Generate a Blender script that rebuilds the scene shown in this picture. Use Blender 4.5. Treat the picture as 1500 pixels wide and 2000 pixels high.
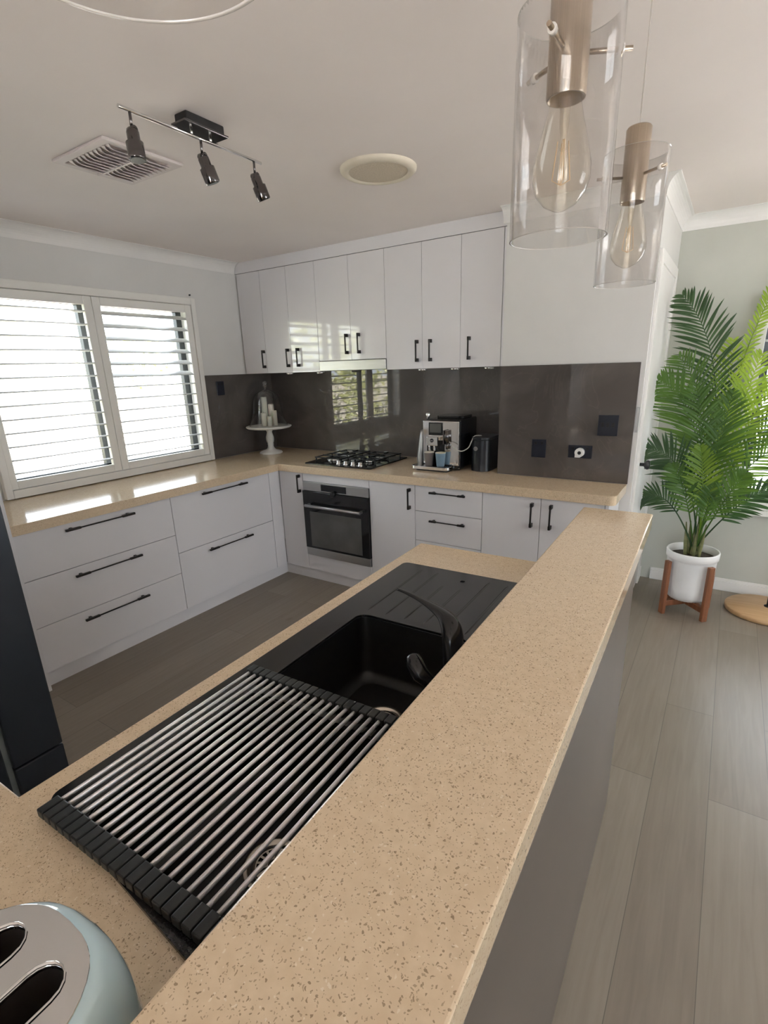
import bpy, bmesh, math, random
from math import sin, cos, pi, radians
from mathutils import Vector, Matrix
from mathutils.geometry import tessellate_polygon

S = bpy.context.scene
for o in list(bpy.data.objects):
    bpy.data.objects.remove(o)
COL = S.collection
random.seed(7)

# ------------------------------------------------------------------ camera
CAM = Vector((3.4677, -3.4179, 1.5719))
YAW, PITCH, ROLL, FPX = 0.5873, -0.3061, -0.0329, 1005.68
PPX, PPY = -2.9, 36.1
F = Vector((-sin(YAW) * cos(PITCH), cos(YAW) * cos(PITCH), sin(PITCH)))
R0 = Vector((cos(YAW), sin(YAW), 0)); U0 = R0.cross(F)
RR = R0 * cos(ROLL) + U0 * sin(ROLL); UU = -R0 * sin(ROLL) + U0 * cos(ROLL)
cd = bpy.data.cameras.new('camera'); cam = bpy.data.objects.new('camera', cd); COL.objects.link(cam)
m = Matrix.Identity(4)
for i in range(3):
    m[i][0] = RR[i]; m[i][1] = UU[i]; m[i][2] = -F[i]; m[i][3] = CAM[i]
cam.matrix_world = m
cd.sensor_width = 36; cd.sensor_fit = 'AUTO'; cd.lens = 36 * FPX / 2000
cd.shift_x = -PPX / 2000; cd.shift_y = PPY / 2000; cd.clip_start = 0.02
S.camera = cam

# ------------------------------------------------------------------ light
S.view_settings.view_transform = 'Standard'; S.view_settings.look = 'None'
S.view_settings.gamma = 1; S.view_settings.use_curve_mapping = False
S.view_settings.exposure = 0.74
S.cycles.transparent_max_bounces = 32; S.cycles.max_bounces = 14; S.cycles.diffuse_bounces = 6
w = bpy.data.worlds.new('sky'); S.world = w; w.use_nodes = True
bg = w.node_tree.nodes['Background']
bg.inputs[0].default_value = (0.85, 0.92, 1.0, 1); bg.inputs[1].default_value = 5.0
sd = bpy.data.lights.new('sun', 'SUN'); sd.energy = 55; sd.angle = radians(0.6); sd.color = (1, 0.91, 0.84)
sun = bpy.data.objects.new('sun', sd); COL.objects.link(sun)
sun.rotation_euler = Vector((-0.42, 0.50, -0.85)).to_track_quat('-Z', 'Y').to_euler()
sun.location = (4, -12, 8)
def portal(name, loc, direc, sx, sy):
    a = bpy.data.lights.new(name, 'AREA'); a.shape = 'RECTANGLE'; a.size = sx; a.size_y = sy
    a.cycles.is_portal = True
    o = bpy.data.objects.new(name, a); COL.objects.link(o); o.location = loc
    o.rotation_euler = Vector(direc).to_track_quat('-Z', 'Y').to_euler()
CEIL = 2.4
XR, YN, YF, YB = 6.3, -6.6, 0.664, 0.07
portal('sky_portal', (-0.19, -1.46, 1.5), (1, 0, 0), 1.45, 1.05)
portal('sky_portal', (4.35, YF + 0.17, 1.4), (0, -1, 0), 1.6, 1.5)
portal('sky_portal', (XR + 0.17, -1.25, 1.4), (-1, 0, 0), 1.7, 1.4)
portal('sky_portal', (4.1, YN - 0.17, 1.1), (0, 1, 0), 1.6, 2.1)

# ------------------------------------------------------------------ materials
def mat(name, col, rough=0.5, metal=0.0, spec=0.5, coat=0.0, **k):
    mm = bpy.data.materials.new(name); mm.use_nodes = True
    b = mm.node_tree.nodes['Principled BSDF']
    b.inputs['Base Color'].default_value = (*col, 1); b.inputs['Roughness'].default_value = rough
    b.inputs['Metallic'].default_value = metal; b.inputs['Specular IOR Level'].default_value = spec
    b.inputs['Coat Weight'].default_value = coat; b.inputs['Coat Roughness'].default_value = 0.03
    for kk, v in k.items(): b.inputs[kk].default_value = v
    return mm
def nt(mm): return mm.node_tree, mm.node_tree.nodes, mm.node_tree.links, mm.node_tree.nodes['Principled BSDF']
def noisecol(mm, c0, c1, scale=6, detail=4, mapping=(1, 1, 1), lo=0.35, hi=0.65, bump=0.0, bscale=None, bdist=0.002):
    t, n, l, b = nt(mm)
    tc = n.new('ShaderNodeTexCoord'); mp = n.new('ShaderNodeMapping'); mp.inputs['Scale'].default_value = mapping
    nz = n.new('ShaderNodeTexNoise'); nz.inputs['Scale'].default_value = scale; nz.inputs['Detail'].default_value = detail
    cr = n.new('ShaderNodeValToRGB'); cr.color_ramp.elements[0].position = lo; cr.color_ramp.elements[1].position = hi
    cr.color_ramp.elements[0].color = (*c0, 1); cr.color_ramp.elements[1].color = (*c1, 1)
    l.new(tc.outputs['Object'], mp.inputs[0]); l.new(mp.outputs[0], nz.inputs['Vector'])
    l.new(nz.outputs['Fac'], cr.inputs[0]); l.new(cr.outputs[0], b.inputs['Base Color'])
    if bump:
        n2 = nz
        if bscale:
            n2 = n.new('ShaderNodeTexNoise'); n2.inputs['Scale'].default_value = bscale; l.new(mp.outputs[0], n2.inputs['Vector'])
        bp = n.new('ShaderNodeBump'); bp.inputs['Strength'].default_value = bump; bp.inputs['Distance'].default_value = bdist
        l.new(n2.outputs['Fac'], bp.inputs['Height']); l.new(bp.outputs[0], b.inputs['Normal'])
    return mm
M = {}
M['wall'] = noisecol(mat('wall_paint', (.70, .70, .66), .6), (.68, .675, .655), (.71, .705, .685), 3, bump=.15, bscale=260, bdist=.0006)
M['wall_far'] = noisecol(mat('wall_paint_sage', (.50, .52, .46), .6), (.50, .51, .46), (.53, .54, .49), 3, bump=.15, bscale=260, bdist=.0006)
M['ceil'] = noisecol(mat('ceiling_paint', (.78, .76, .74), .7), (.80, .745, .715), (.83, .775, .745), 2, bump=.1, bscale=200, bdist=.0006)
M['trimw'] = noisecol(mat('trim_gloss', (.80, .79, .77), .35), (.78, .77, .75), (.81, .80, .78), 5)
M['cab'] = noisecol(mat('cabinet_gloss_white', (.78, .77, .77), .12, coat=1.0), (.765, .755, .775), (.79, .78, .80), 1.5)
M['cab_low'] = noisecol(mat('cabinet_satin_white', (.78, .77, .78), .22, coat=.3), (.765, .76, .785), (.79, .785, .81), 1.5)
M['shut'] = noisecol(mat('shutter_white', (.82, .81, .77), .35), (.80, .79, .75), (.83, .82, .78), 4)
M['slat'] = noisecol(mat('shutter_slat_shaded', (.66, .67, .68), .4), (.64, .65, .66), (.68, .69, .70), 4)  # white slats darkened in colour, as shade against the bright exterior
M['black'] = noisecol(mat('black_metal', (.012, .012, .013), .38), (.010, .010, .011), (.016, .015, .015), 40)
M['bronze'] = noisecol(mat('dark_bronze_handle', (.02, .016, .014), .35, .4), (.016, .013, .012), (.028, .022, .019), 60)
M['tapblack'] = noisecol(mat('tap_black', (.014, .013, .014), .16), (.012, .011, .012), (.017, .016, .016), 10)
M['blackplastic'] = noisecol(mat('black_plastic', (.015, .016, .02), .3), (.013, .014, .018), (.02, .021, .026), 30)
M['blackgloss'] = noisecol(mat('black_glass', (.008, .008, .009), .06), (.007, .007, .008), (.01, .01, .011), 4)
M['chrome'] = noisecol(mat('chrome', (.80, .80, .80), .07, 1), (.78, .78, .78), (.83, .83, .83), 3)
M['chromedark'] = noisecol(mat('black_chrome', (.16, .15, .15), .12, 1), (.14, .13, .13), (.19, .18, .18), 3)
def brushed(name, c, rough=.3, scale=(1, 1, 120), axis_noise=8):
    mm = mat(name, c, rough, 1)
    return noisecol(mm, tuple(x * .9 for x in c), tuple(min(1, x * 1.08) for x in c), axis_noise, 3, scale, .3, .7, bump=.03, bdist=.0005)
M['steel'] = brushed('brushed_steel', (.48, .48, .48), .40)
M['nickel'] = brushed('brushed_nickel', (.50, .42, .33), .3, (120, 120, 1))
M['drain'] = brushed('drain_steel', (.62, .57, .50), .25, (1, 1, 1))
def glass(name, tint=(1, 1, 1), rough=0.0, ior=1.45, fac_scale=1.0):
    mm = bpy.data.materials.new(name); mm.use_nodes = True
    t = mm.node_tree; n, l = t.nodes, t.links; n.clear()
    out = n.new('ShaderNodeOutputMaterial'); tr = n.new('ShaderNodeBsdfTransparent'); gl = n.new('ShaderNodeBsdfGlossy')
    tr.inputs[0].default_value = (*tint, 1); gl.inputs['Roughness'].default_value = rough
    fr = n.new('ShaderNodeFresnel'); fr.inputs[0].default_value = ior
    mu = n.new('ShaderNodeMath'); mu.operation = 'MULTIPLY'; mu.inputs[1].default_value = fac_scale; mu.use_clamp = True
    mx = n.new('ShaderNodeMixShader')
    ge = n.new('ShaderNodeNewGeometry'); mi = n.new('ShaderNodeMix'); mi.data_type = 'FLOAT'
    mi.inputs[2].default_value = ior; mi.inputs[3].default_value = 1 / ior
    # Fresnel flips the index on back faces, so the flipped value gives the same air-to-glass curve on both sides
    l.new(ge.outputs['Backfacing'], mi.inputs[0]); l.new(mi.outputs[0], fr.inputs[0])
    l.new(fr.outputs[0], mu.inputs[0]); l.new(mu.outputs[0], mx.inputs[0]); l.new(tr.outputs[0], mx.inputs[1]); l.new(gl.outputs[0], mx.inputs[2])
    l.new(mx.outputs[0], out.inputs[0])
    return mm
M['pane'] = glass('window_glass', (.97, .98, .98), 0, 1.5, .9)
M['shade'] = glass('clear_shade_glass', (.965, .96, .955), 0.0, 1.6, 1.15)
M['palerim'] = noisecol(mat('rim_glint_and_washer', (.78, .75, .71), .08, 0, 1.0, 1.0), (.76, .73, .69), (.80, .77, .73), 20)  # opaque pale colour paints the bright line on glass rims; also the washers
M['bulbglass'] = glass('bulb_glass', (.975, .955, .91), 0.0, 1.6, 1.0)
M['dome'] = glass('cloche_glass', (.90, .90, .90), 0.02, 1.6, 1.6)
# stone benchtop with flecks
def quartz():
    mm = mat('beige_quartz', (.6, .48, .35), .13, coat=.25)
    t, n, l, b = nt(mm)
    tc = n.new('ShaderNodeTexCoord')
    nz = n.new('ShaderNodeTexNoise'); nz.inputs['Scale'].default_value = 70; nz.inputs['Detail'].default_value = 5
    cr = n.new('ShaderNodeValToRGB'); cr.color_ramp.elements[0].position = .3; cr.color_ramp.elements[1].position = .7
    cr.color_ramp.elements[0].color = (.70, .55, .375, 1); cr.color_ramp.elements[1].color = (.77, .62, .435, 1)
    l.new(tc.outputs['Object'], nz.inputs['Vector']); l.new(nz.outputs['Fac'], cr.inputs[0])
    prev = cr.outputs[0]
    dz = n.new('ShaderNodeTexNoise'); dz.inputs['Scale'].default_value = 160; dz.inputs['Detail'].default_value = 2
    l.new(tc.outputs['Object'], dz.inputs['Vector'])
    mxv = n.new('ShaderNodeMixRGB'); mxv.blend_type = 'ADD'; mxv.inputs[0].default_value = .009
    l.new(tc.outputs['Object'], mxv.inputs[1]); l.new(dz.outputs['Color'], mxv.inputs[2])
    for sc, thr, cell, col in ((200, .18, .56, (.29, .20, .12)), (320, .21, .42, (.42, .31, .20)), (130, .12, .74, (.33, .235, .15)), (220, .20, .86, (.84, .73, .58))):
        v = n.new('ShaderNodeTexVoronoi'); v.inputs['Scale'].default_value = sc
        l.new(mxv.outputs[0], v.inputs['Vector'])
        a = n.new('ShaderNodeMath'); a.operation = 'LESS_THAN'; a.inputs[1].default_value = thr * 1.35
        l.new(v.outputs['Distance'], a.inputs[0])
        sp = n.new('ShaderNodeSeparateColor'); l.new(v.outputs['Color'], sp.inputs[0])
        g = n.new('ShaderNodeMath'); g.operation = 'GREATER_THAN'; g.inputs[1].default_value = cell
        l.new(sp.outputs[0], g.inputs[0])
        mu = n.new('ShaderNodeMath'); mu.operation = 'MULTIPLY'; l.new(a.outputs[0], mu.inputs[0]); l.new(g.outputs[0], mu.inputs[1])
        m3 = n.new('ShaderNodeMath'); m3.operation = 'MULTIPLY'; m3.inputs[1].default_value = .8; l.new(mu.outputs[0], m3.inputs[0])
        mx = n.new('ShaderNodeMixRGB'); mx.inputs[2].default_value = (*col, 1)
        l.new(m3.outputs[0], mx.inputs[0]); l.new(prev, mx.inputs[1]); prev = mx.outputs[0]
    l.new(prev, b.inputs['Base Color'])
    return mm
M['quartz'] = quartz()
def planks():
    mm = mat('grey_oak_planks', (.2, .17, .13), .34)
    t, n, l, b = nt(mm)
    tc = n.new('ShaderNodeTexCoord'); mp = n.new('ShaderNodeMapping'); mp.inputs['Rotation'].default_value = (0, 0, pi / 2)
    br = n.new('ShaderNodeTexBrick'); br.offset = .37; br.inputs['Scale'].default_value = 1
    br.inputs['Brick Width'].default_value = 1.5; br.inputs['Row Height'].default_value = .19
    br.inputs['Mortar Size'].default_value = .0012; br.inputs['Mortar Smooth'].default_value = .3
    br.inputs['Color1'].default_value = (.225, .190, .150, 1); br.inputs['Color2'].default_value = (.275, .238, .192, 1)
    br.inputs['Mortar'].default_value = (.13, .11, .09, 1)
    l.new(tc.outputs['Object'], mp.inputs[0]); l.new(mp.outputs[0], br.inputs['Vector'])
    m2 = n.new('ShaderNodeMapping'); m2.inputs['Scale'].default_value = (14, .9, 1)
    nz = n.new('ShaderNodeTexNoise'); nz.inputs['Scale'].default_value = 3.5; nz.inputs['Detail'].default_value = 7; nz.inputs['Distortion'].default_value = .6
    l.new(tc.outputs['Object'], m2.inputs[0]); l.new(m2.outputs[0], nz.inputs['Vector'])
    cr = n.new('ShaderNodeValToRGB'); cr.color_ramp.elements[0].position = .3; cr.color_ramp.elements[1].position = .72
    cr.color_ramp.elements[0].color = (.88, .87, .86, 1); cr.color_ramp.elements[1].color = (1.05, 1.05, 1.05, 1)
    l.new(nz.outputs['Fac'], cr.inputs[0])
    mx = n.new('ShaderNodeMixRGB'); mx.blend_type = 'MULTIPLY'; mx.inputs[0].default_value = 1
    l.new(br.outputs['Color'], mx.inputs[1]); l.new(cr.outputs[0], mx.inputs[2])
    # knots
    v = n.new('ShaderNodeTexVoronoi'); v.inputs['Scale'].default_value = 2.2
    m4 = n.new('ShaderNodeMapping'); m4.inputs['Scale'].default_value = (1.6, .8, 1); l.new(tc.outputs['Object'], m4.inputs[0]); l.new(m4.outputs[0], v.inputs['Vector'])
    c2 = n.new('ShaderNodeValToRGB'); c2.color_ramp.elements[0].position = .02; c2.color_ramp.elements[1].position = .07
    c2.color_ramp.elements[0].color = (.80, .77, .73, 1); c2.color_ramp.elements[1].color = (1, 1, 1, 1)
    l.new(v.outputs['Distance'], c2.inputs[0])
    mx2 = n.new('ShaderNodeMixRGB'); mx2.blend_type = 'MULTIPLY'; mx2.inputs[0].default_value = 1
    l.new(mx.outputs[0], mx2.inputs[1]); l.new(c2.outputs[0], mx2.inputs[2]); l.new(mx2.outputs[0], b.inputs['Base Color'])
    bp = n.new('ShaderNodeBump'); bp.inputs['Strength'].default_value = .12; bp.inputs['Distance'].default_value = .002
    l.new(nz.outputs['Fac'], bp.inputs['Height']); l.new(bp.outputs[0], b.inputs['Normal'])
    return mm
M['floor'] = planks()
def splashmat():
    mm = mat('grey_stone_splashback', (.07, .06, .055), .018, coat=.35)
    t, n, l, b = nt(mm)
    tc = n.new('ShaderNodeTexCoord')
    nz = n.new('ShaderNodeTexNoise'); nz.inputs['Scale'].default_value = 2.3; nz.inputs['Detail'].default_value = 6; nz.inputs['Distortion'].default_value = 1.2
    cr = n.new('ShaderNodeValToRGB'); cr.color_ramp.elements[0].color = (.088, .077, .070, 1); cr.color_ramp.elements[1].color = (.130, .116, .106, 1)
    cr.color_ramp.elements[0].position = .35; cr.color_ramp.elements[1].position = .68
    l.new(tc.outputs['Object'], nz.inputs['Vector']); l.new(nz.outputs['Fac'], cr.inputs[0])
    n2 = n.new('ShaderNodeTexNoise'); n2.inputs['Scale'].default_value = 1.7; n2.inputs['Detail'].default_value = 4; n2.inputs['Distortion'].default_value = 2.4
    l.new(tc.outputs['Object'], n2.inputs['Vector'])
    c2 = n.new('ShaderNodeValToRGB'); e = c2.color_ramp.elements
    e[0].position = .488; e[0].color = (0, 0, 0, 1); e[1].position = .512; e[1].color = (0, 0, 0, 1)
    k = e.new(.5); k.color = (.22, .22, .22, 1)
    l.new(n2.outputs['Fac'], c2.inputs[0])
    mx = n.new('ShaderNodeMixRGB'); mx.inputs[2].default_value = (.17, .145, .125, 1)
    l.new(c2.outputs[0], mx.inputs[0]); l.new(cr.outputs[0], mx.inputs[1]); l.new(mx.outputs[0], b.inputs['Base Color'])
    return mm
M['splash'] = splashmat()
M['barpanel'] = noisecol(mat('grey_bar_panel', (.12, .105, .09), .3), (.105, .092, .080), (.14, .122, .105), 1.6, 6, bump=.02)
M['sink'] = noisecol(mat('black_composite', (.012, .012, .013), .13), (.010, .010, .011), (.018, .018, .018), 400)
M['bowl'] = noisecol(mat('black_bowl', (.006, .006, .006), .38), (.005, .005, .005), (.009, .009, .009), 300)
M['silicone'] = noisecol(mat('black_silicone', (.015, .017, .017), .42), (.013, .015, .015), (.020, .022, .022), 90)
M['rod'] = noisecol(mat('steel_rod', (.90, .88, .90), .5, .75), (.88, .86, .88), (.93, .91, .93), 50)
M['fridge'] = noisecol(mat('dark_steel_fridge', (.028, .032, .038), .35, .35), (.024, .028, .034), (.034, .038, .045), 3)
M['gasket'] = noisecol(mat('grey_gasket', (.22, .25, .24), .35), (.20, .23, .22), (.26, .29, .28), 20)
M['aqua'] = noisecol(mat('pale_aqua_enamel', (.42, .60, .62), .1, coat=.7), (.56, .74, .80), (.59, .77, .83), 2)
M['slotdark'] = noisecol(mat('toaster_inside', (.02, .015, .012), .4), (.015, .012, .010), (.03, .022, .018), 30)
M['ceramic'] = noisecol(mat('white_ceramic', (.72, .72, .70), .4), (.70, .70, .68), (.74, .74, .72), 8)
M['candle'] = noisecol(mat('cream_wax', (.80, .78, .66), .45, **{'Subsurface Weight': .1}), (.78, .76, .64), (.83, .81, .70), 12)
M['wick'] = noisecol(mat('wick', (.05, .04, .03), .8), (.04, .03, .02), (.06, .05, .04), 30)
M['cupgrey'] = noisecol(mat('grey_cup', (.14, .125, .12), .4), (.13, .115, .11), (.15, .135, .13), 20)
M['cupblue'] = noisecol(mat('blue_cup', (.16, .25, .33), .35), (.15, .24, .32), (.18, .27, .35), 20)
M['cupin'] = noisecol(mat('cream_glaze', (.70, .66, .55), .35), (.68, .64, .53), (.72, .68, .57), 20)
M['plate'] = noisecol(mat('charcoal_switch_plate', (.020, .022, .030), .3), (.012, .014, .024), (.018, .020, .030), 20)
M['white'] = noisecol(mat('white_plastic', (.8, .8, .78), .35), (.78, .78, .76), (.83, .83, .81), 12)
M['cream'] = noisecol(mat('cream_plastic', (.70, .64, .52), .45), (.68, .62, .50), (.72, .66, .54), 12)
M['mesh'] = noisecol(mat('cream_perforated', (.60, .52, .40), .6), (.50, .43, .33), (.66, .58, .46), 260, 2)
M['ventm'] = noisecol(mat('vent_plastic', (.66, .60, .58), .5), (.64, .58, .56), (.68, .62, .60), 12)
M['screen'] = noisecol(mat('grey_display', (.10, .10, .095), .18), (.09, .09, .085), (.115, .115, .11), 6)
M['potw'] = noisecol(mat('white_pot', (.80, .80, .79), .45), (.78, .78, .77), (.82, .82, .81), 8)
M['soil'] = noisecol(mat('potting_soil', (.05, .035, .025), .9), (.03, .022, .016), (.08, .06, .04), 60)
def wood(name, c0, c1, sc=(2, 2, 20)):
    return noisecol(mat(name, c0, .4), c0, c1, 4, 6, sc, .3, .7, bump=.05)
M['walnut'] = wood('brown_timber', (.16, .055, .022), (.26, .10, .045), (14, 14, 1.2))
M['lighttimber'] = wood('light_timber', (.50, .31, .15), (.62, .41, .22), (1.2, 12, 2))
M['trunk'] = wood('palm_trunk', (.12, .13, .05), (.22, .22, .09), (6, 6, 10))
def leafmat(name, c0, c1, trans=.35, tcol=(.4, .6, .05)):
    mm = bpy.data.materials.new(name); mm.use_nodes = True
    t, n, l, b = nt(mm); b.inputs['Roughness'].default_value = .42
    tc = n.new('ShaderNodeTexCoord'); nz = n.new('ShaderNodeTexNoise'); nz.inputs['Scale'].default_value = 9
    cr = n.new('ShaderNodeValToRGB'); cr.color_ramp.elements[0].position = .35; cr.color_ramp.elements[1].position = .65
    cr.color_ramp.elements[0].color = (*c0, 1); cr.color_ramp.elements[1].color = (*c1, 1)
    l.new(tc.outputs['Object'], nz.inputs['Vector']); l.new(nz.outputs['Fac'], cr.inputs[0]); l.new(cr.outputs[0], b.inputs['Base Color'])
    tl = n.new('ShaderNodeBsdfTranslucent'); tl.inputs[0].default_value = (*tcol, 1)
    mx = n.new('ShaderNodeMixShader'); mx.inputs[0].default_value = trans
    l.new(b.outputs[0], mx.inputs[1]); l.new(tl.outputs[0], mx.inputs[2]); l.new(mx.outputs[0], n['Material Output'].inputs[0])
    return mm
M['leafshaded'] = leafmat('palm_leaf_shaded', (.018, .052, .018), (.035, .085, .025), .2, (.10, .22, .04))  # deep tone paints shade on the fronds away from the backlight
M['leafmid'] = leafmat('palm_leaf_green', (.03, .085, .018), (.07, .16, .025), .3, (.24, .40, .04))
M['leafbacklit'] = leafmat('palm_leaf_backlit', (.09, .20, .03), (.20, .32, .04), .42, (.48, .62, .06))  # window backlight painted into the leaf colour
M['hedge'] = leafmat('hedge_leaves', (.22, .27, .12), (.58, .58, .30), .3, (.5, .52, .22))
M['fence'] = noisecol(mat('cream_fence', (.55, .48, .38), .6), (.55, .52, .48), (.62, .58, .54), 6)
M['lawn'] = noisecol(mat('pale_paving', (.45, .42, .36), .8), (.38, .39, .40), (.46, .46, .47), 4)
M['garden'] = noisecol(mat('garden_ground_darkened', (.15, .15, .12), .9), (.12, .125, .09), (.19, .185, .15), 5)  # ground outside the kitchen window, made dark to cut bounce onto the slats
M['alu'] = noisecol(mat('charcoal_aluminium', (.05, .055, .06), .35, .3), (.045, .05, .055), (.06, .065, .07), 8)
M['filament'] = noisecol(mat('amber_filament', (.85, .6, .35), .4), (.8, .56, .32), (.9, .66, .40), 30)
M['filament'].node_tree.nodes['Principled BSDF'].inputs['Emission Color'].default_value = (1, .6, .25, 1)
M['hose'] = noisecol(mat('grey_hose', (.42, .40, .37), .35), (.40, .38, .35), (.45, .43, .40), 20)
M['cord'] = noisecol(mat('clear_cord', (.55, .50, .46), .4), (.52, .47, .43), (.58, .53, .49), 20)

# ------------------------------------------------------------------ mesh builder
class MB:
    def __init__(s): s.v = []; s.f = []; s.sm = []
    def add(s, vs, fs, smooth=False, T=None):
        k = len(s.v)
        s.v += [(T @ Vector(v)) if T is not None else Vector(v) for v in vs]
        s.f += [tuple(i + k for i in f) for f in fs]; s.sm += [smooth] * len(fs)
        return s
    def box(s, x0, x1, y0, y1, z0, z1, T=None):
        x0, x1 = sorted((x0, x1)); y0, y1 = sorted((y0, y1)); z0, z1 = sorted((z0, z1))
        v = [(x, y, z) for x in (x0, x1) for y in (y0, y1) for z in (z0, z1)]
        return s.add(v, [(0, 1, 3, 2), (4, 6, 7, 5), (0, 4, 5, 1), (2, 3, 7, 6), (0, 2, 6, 4), (1, 5, 7, 3)], False, T)
    def prism(s, outer, holes, z0, z1, T=None, floor=True):
        loops = [outer] + list(holes)
        def area(p): return sum(p[i][0] * p[(i + 1) % len(p)][1] - p[(i + 1) % len(p)][0] * p[i][1] for i in range(len(p)))
        L = []
        for i, lp in enumerate(loops):
            a = area(lp); lp = list(lp)
            if (i == 0) != (a > 0): lp.reverse()
            L.append([(x, y) for x, y in lp])
        tris = tessellate_polygon([[Vector((x, y, 0)) for x, y in lp] for lp in L])
        flat = [p for lp in L for p in lp]; n = len(flat)
        vs = [(x, y, z1) for x, y in flat] + [(x, y, z0) for x, y in flat]; fs = []
        for a, b, c in tris:
            ax, bx, cx = flat[a], flat[b], flat[c]
            cr = (bx[0] - ax[0]) * (cx[1] - ax[1]) - (bx[1] - ax[1]) * (cx[0] - ax[0])
            if cr < 0: b, c = c, b
            fs.append((a, b, c))
            if floor: fs.append((a + n, c + n, b + n))
        k = 0
        for lp in L:
            q = len(lp)
            for i in range(q):
                j = (i + 1) % q; fs.append((k + i + n, k + j + n, k + j, k + i))
            k += q
        return s.add(vs, fs, False, T)
    def loft(s, rings, closed=True, cap0=True, cap1=True, smooth=True, T=None):
        n = len(rings[0]); vs = [p for r in rings for p in r]; fs = []
        for i in range(len(rings) - 1):
            for j in range(n if closed else n - 1):
                a = i * n + j; b = i * n + (j + 1) % n
                fs.append((a, b, b + n, a + n))
        s.add(vs, fs, smooth, T)
        k = len(s.v) - len(vs)
        if cap0: s.f.append(tuple(k + j for j in reversed(range(n)))); s.sm.append(False)
        if cap1: s.f.append(tuple(k + (len(rings) - 1) * n + j for j in range(n))); s.sm.append(False)
        return s
    def lathe(s, prof, c=(0, 0, 0), n=32, T=None, cap0=False, cap1=False, smooth=True):
        rings = [[(c[0] + r * cos(2 * pi * j / n), c[1] + r * sin(2 * pi * j / n), c[2] + z) for j in range(n)] for r, z in prof]
        return s.loft(rings, True, cap0, cap1, smooth, T)
    def tube(s, pts, r, n=10, caps=True, T=None):
        pts = [Vector(p) for p in pts]; rs = r if isinstance(r, (list, tuple)) else [r] * len(pts)
        rings = []; up = None
        for i, p in enumerate(pts):
            d = (pts[min(i + 1, len(pts) - 1)] - pts[max(i - 1, 0)]).normalized()
            if up is None: up = Vector((0, 0, 1)) if abs(d.z) < .9 else Vector((1, 0, 0))
            a = d.cross(up).normalized(); b = a.cross(d).normalized(); up = b
            rings.append([p + (a * cos(-2 * pi * j / n) + b * sin(-2 * pi * j / n)) * rs[i] for j in range(n)])
        return s.loft(rings, True, caps, caps, True, T)

def rrect(x0, x1, y0, y1, r, n=5):
    out = []
    for cx, cy, a0 in ((x1 - r, y1 - r, 0), (x0 + r, y1 - r, 90), (x0 + r, y0 + r, 180), (x1 - r, y0 + r, 270)):
        for i in range(n + 1):
            a = radians(a0 + 90 * i / n); out.append((cx + r * cos(a), cy + r * sin(a)))
    return out
def sup(cx, cy, rx, ry, e=2.6, n=48):
    out = []
    for i in range(n):
        a = 2 * pi * i / n; c, q = cos(a), sin(a)
        out.append((cx + rx * math.copysign(abs(c) ** (2 / e), c), cy + ry * math.copysign(abs(q) ** (2 / e), q)))
    return out

WM = {}
def _link(o, parent):
    COL.objects.link(o)
    if parent: o.parent = parent
def obj(name, mb, m_, parent=None, bev=0.0, seg=2, X=None, label=None, autosm=False):
    """link a builder as one mesh; coordinates are in the room (through X if given)"""
    me = bpy.data.meshes.new(name)
    base = WM[parent.name] if parent else Matrix.Identity(4)
    T = base.inverted()
    if X is not None: T = T @ X
    me.from_pydata([T @ v for v in mb.v], [], mb.f)
    me.polygons.foreach_set('use_smooth', mb.sm); me.update()
    o = bpy.data.objects.new(name, me); _link(o, parent); me.materials.append(M[m_])
    WM[o.name] = base
    if bev:
        b = o.modifiers.new('bevel', 'BEVEL'); b.width = bev; b.segments = seg; b.limit_method = 'ANGLE'; b.angle_limit = radians(50)
        b.harden_normals = False
    if label: o['label'] = label
    return o
def tag(o, label, cat, group=None, kind=None):
    o['label'] = label; o['category'] = cat
    if group: o['group'] = group
    if kind: o['kind'] = kind
    return o
def thing(name, label, cat, loc, rz=0, group=None):
    o = bpy.data.objects.new(name, None); o.empty_display_size = .05; COL.objects.link(o)
    o.location = loc; o.rotation_euler = (0, 0, rz)
    WM[o.name] = Matrix.Translation(loc) @ Matrix.Rotation(rz, 4, 'Z')
    return tag(o, label, cat, group)
def struct(name, mb, m_, parent=None, bev=0.0):
    o = obj(name, mb, m_, parent, bev)
    if parent is None: o['kind'] = 'structure'
    return o
def root_on_origin(o, loc):
    """move a single-mesh thing's origin to its base"""
    loc = Vector(loc); o.data.transform(Matrix.Translation(-loc)); o.location = loc
    WM[o.name] = Matrix.Translation(loc); return o
def dup(root, loc, rz=None, label=None, group=None):
    r = root.copy(); COL.objects.link(r); r.location = loc
    if rz is not None: r.rotation_euler = (0, 0, rz)
    if label: r['label'] = label
    if group: r['group'] = group
    for ch in list(root.children):
        c = ch.copy(); COL.objects.link(c); c.parent = r
        for g in list(ch.children):
            d = g.copy(); COL.objects.link(d); d.parent = c
    return r

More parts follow.
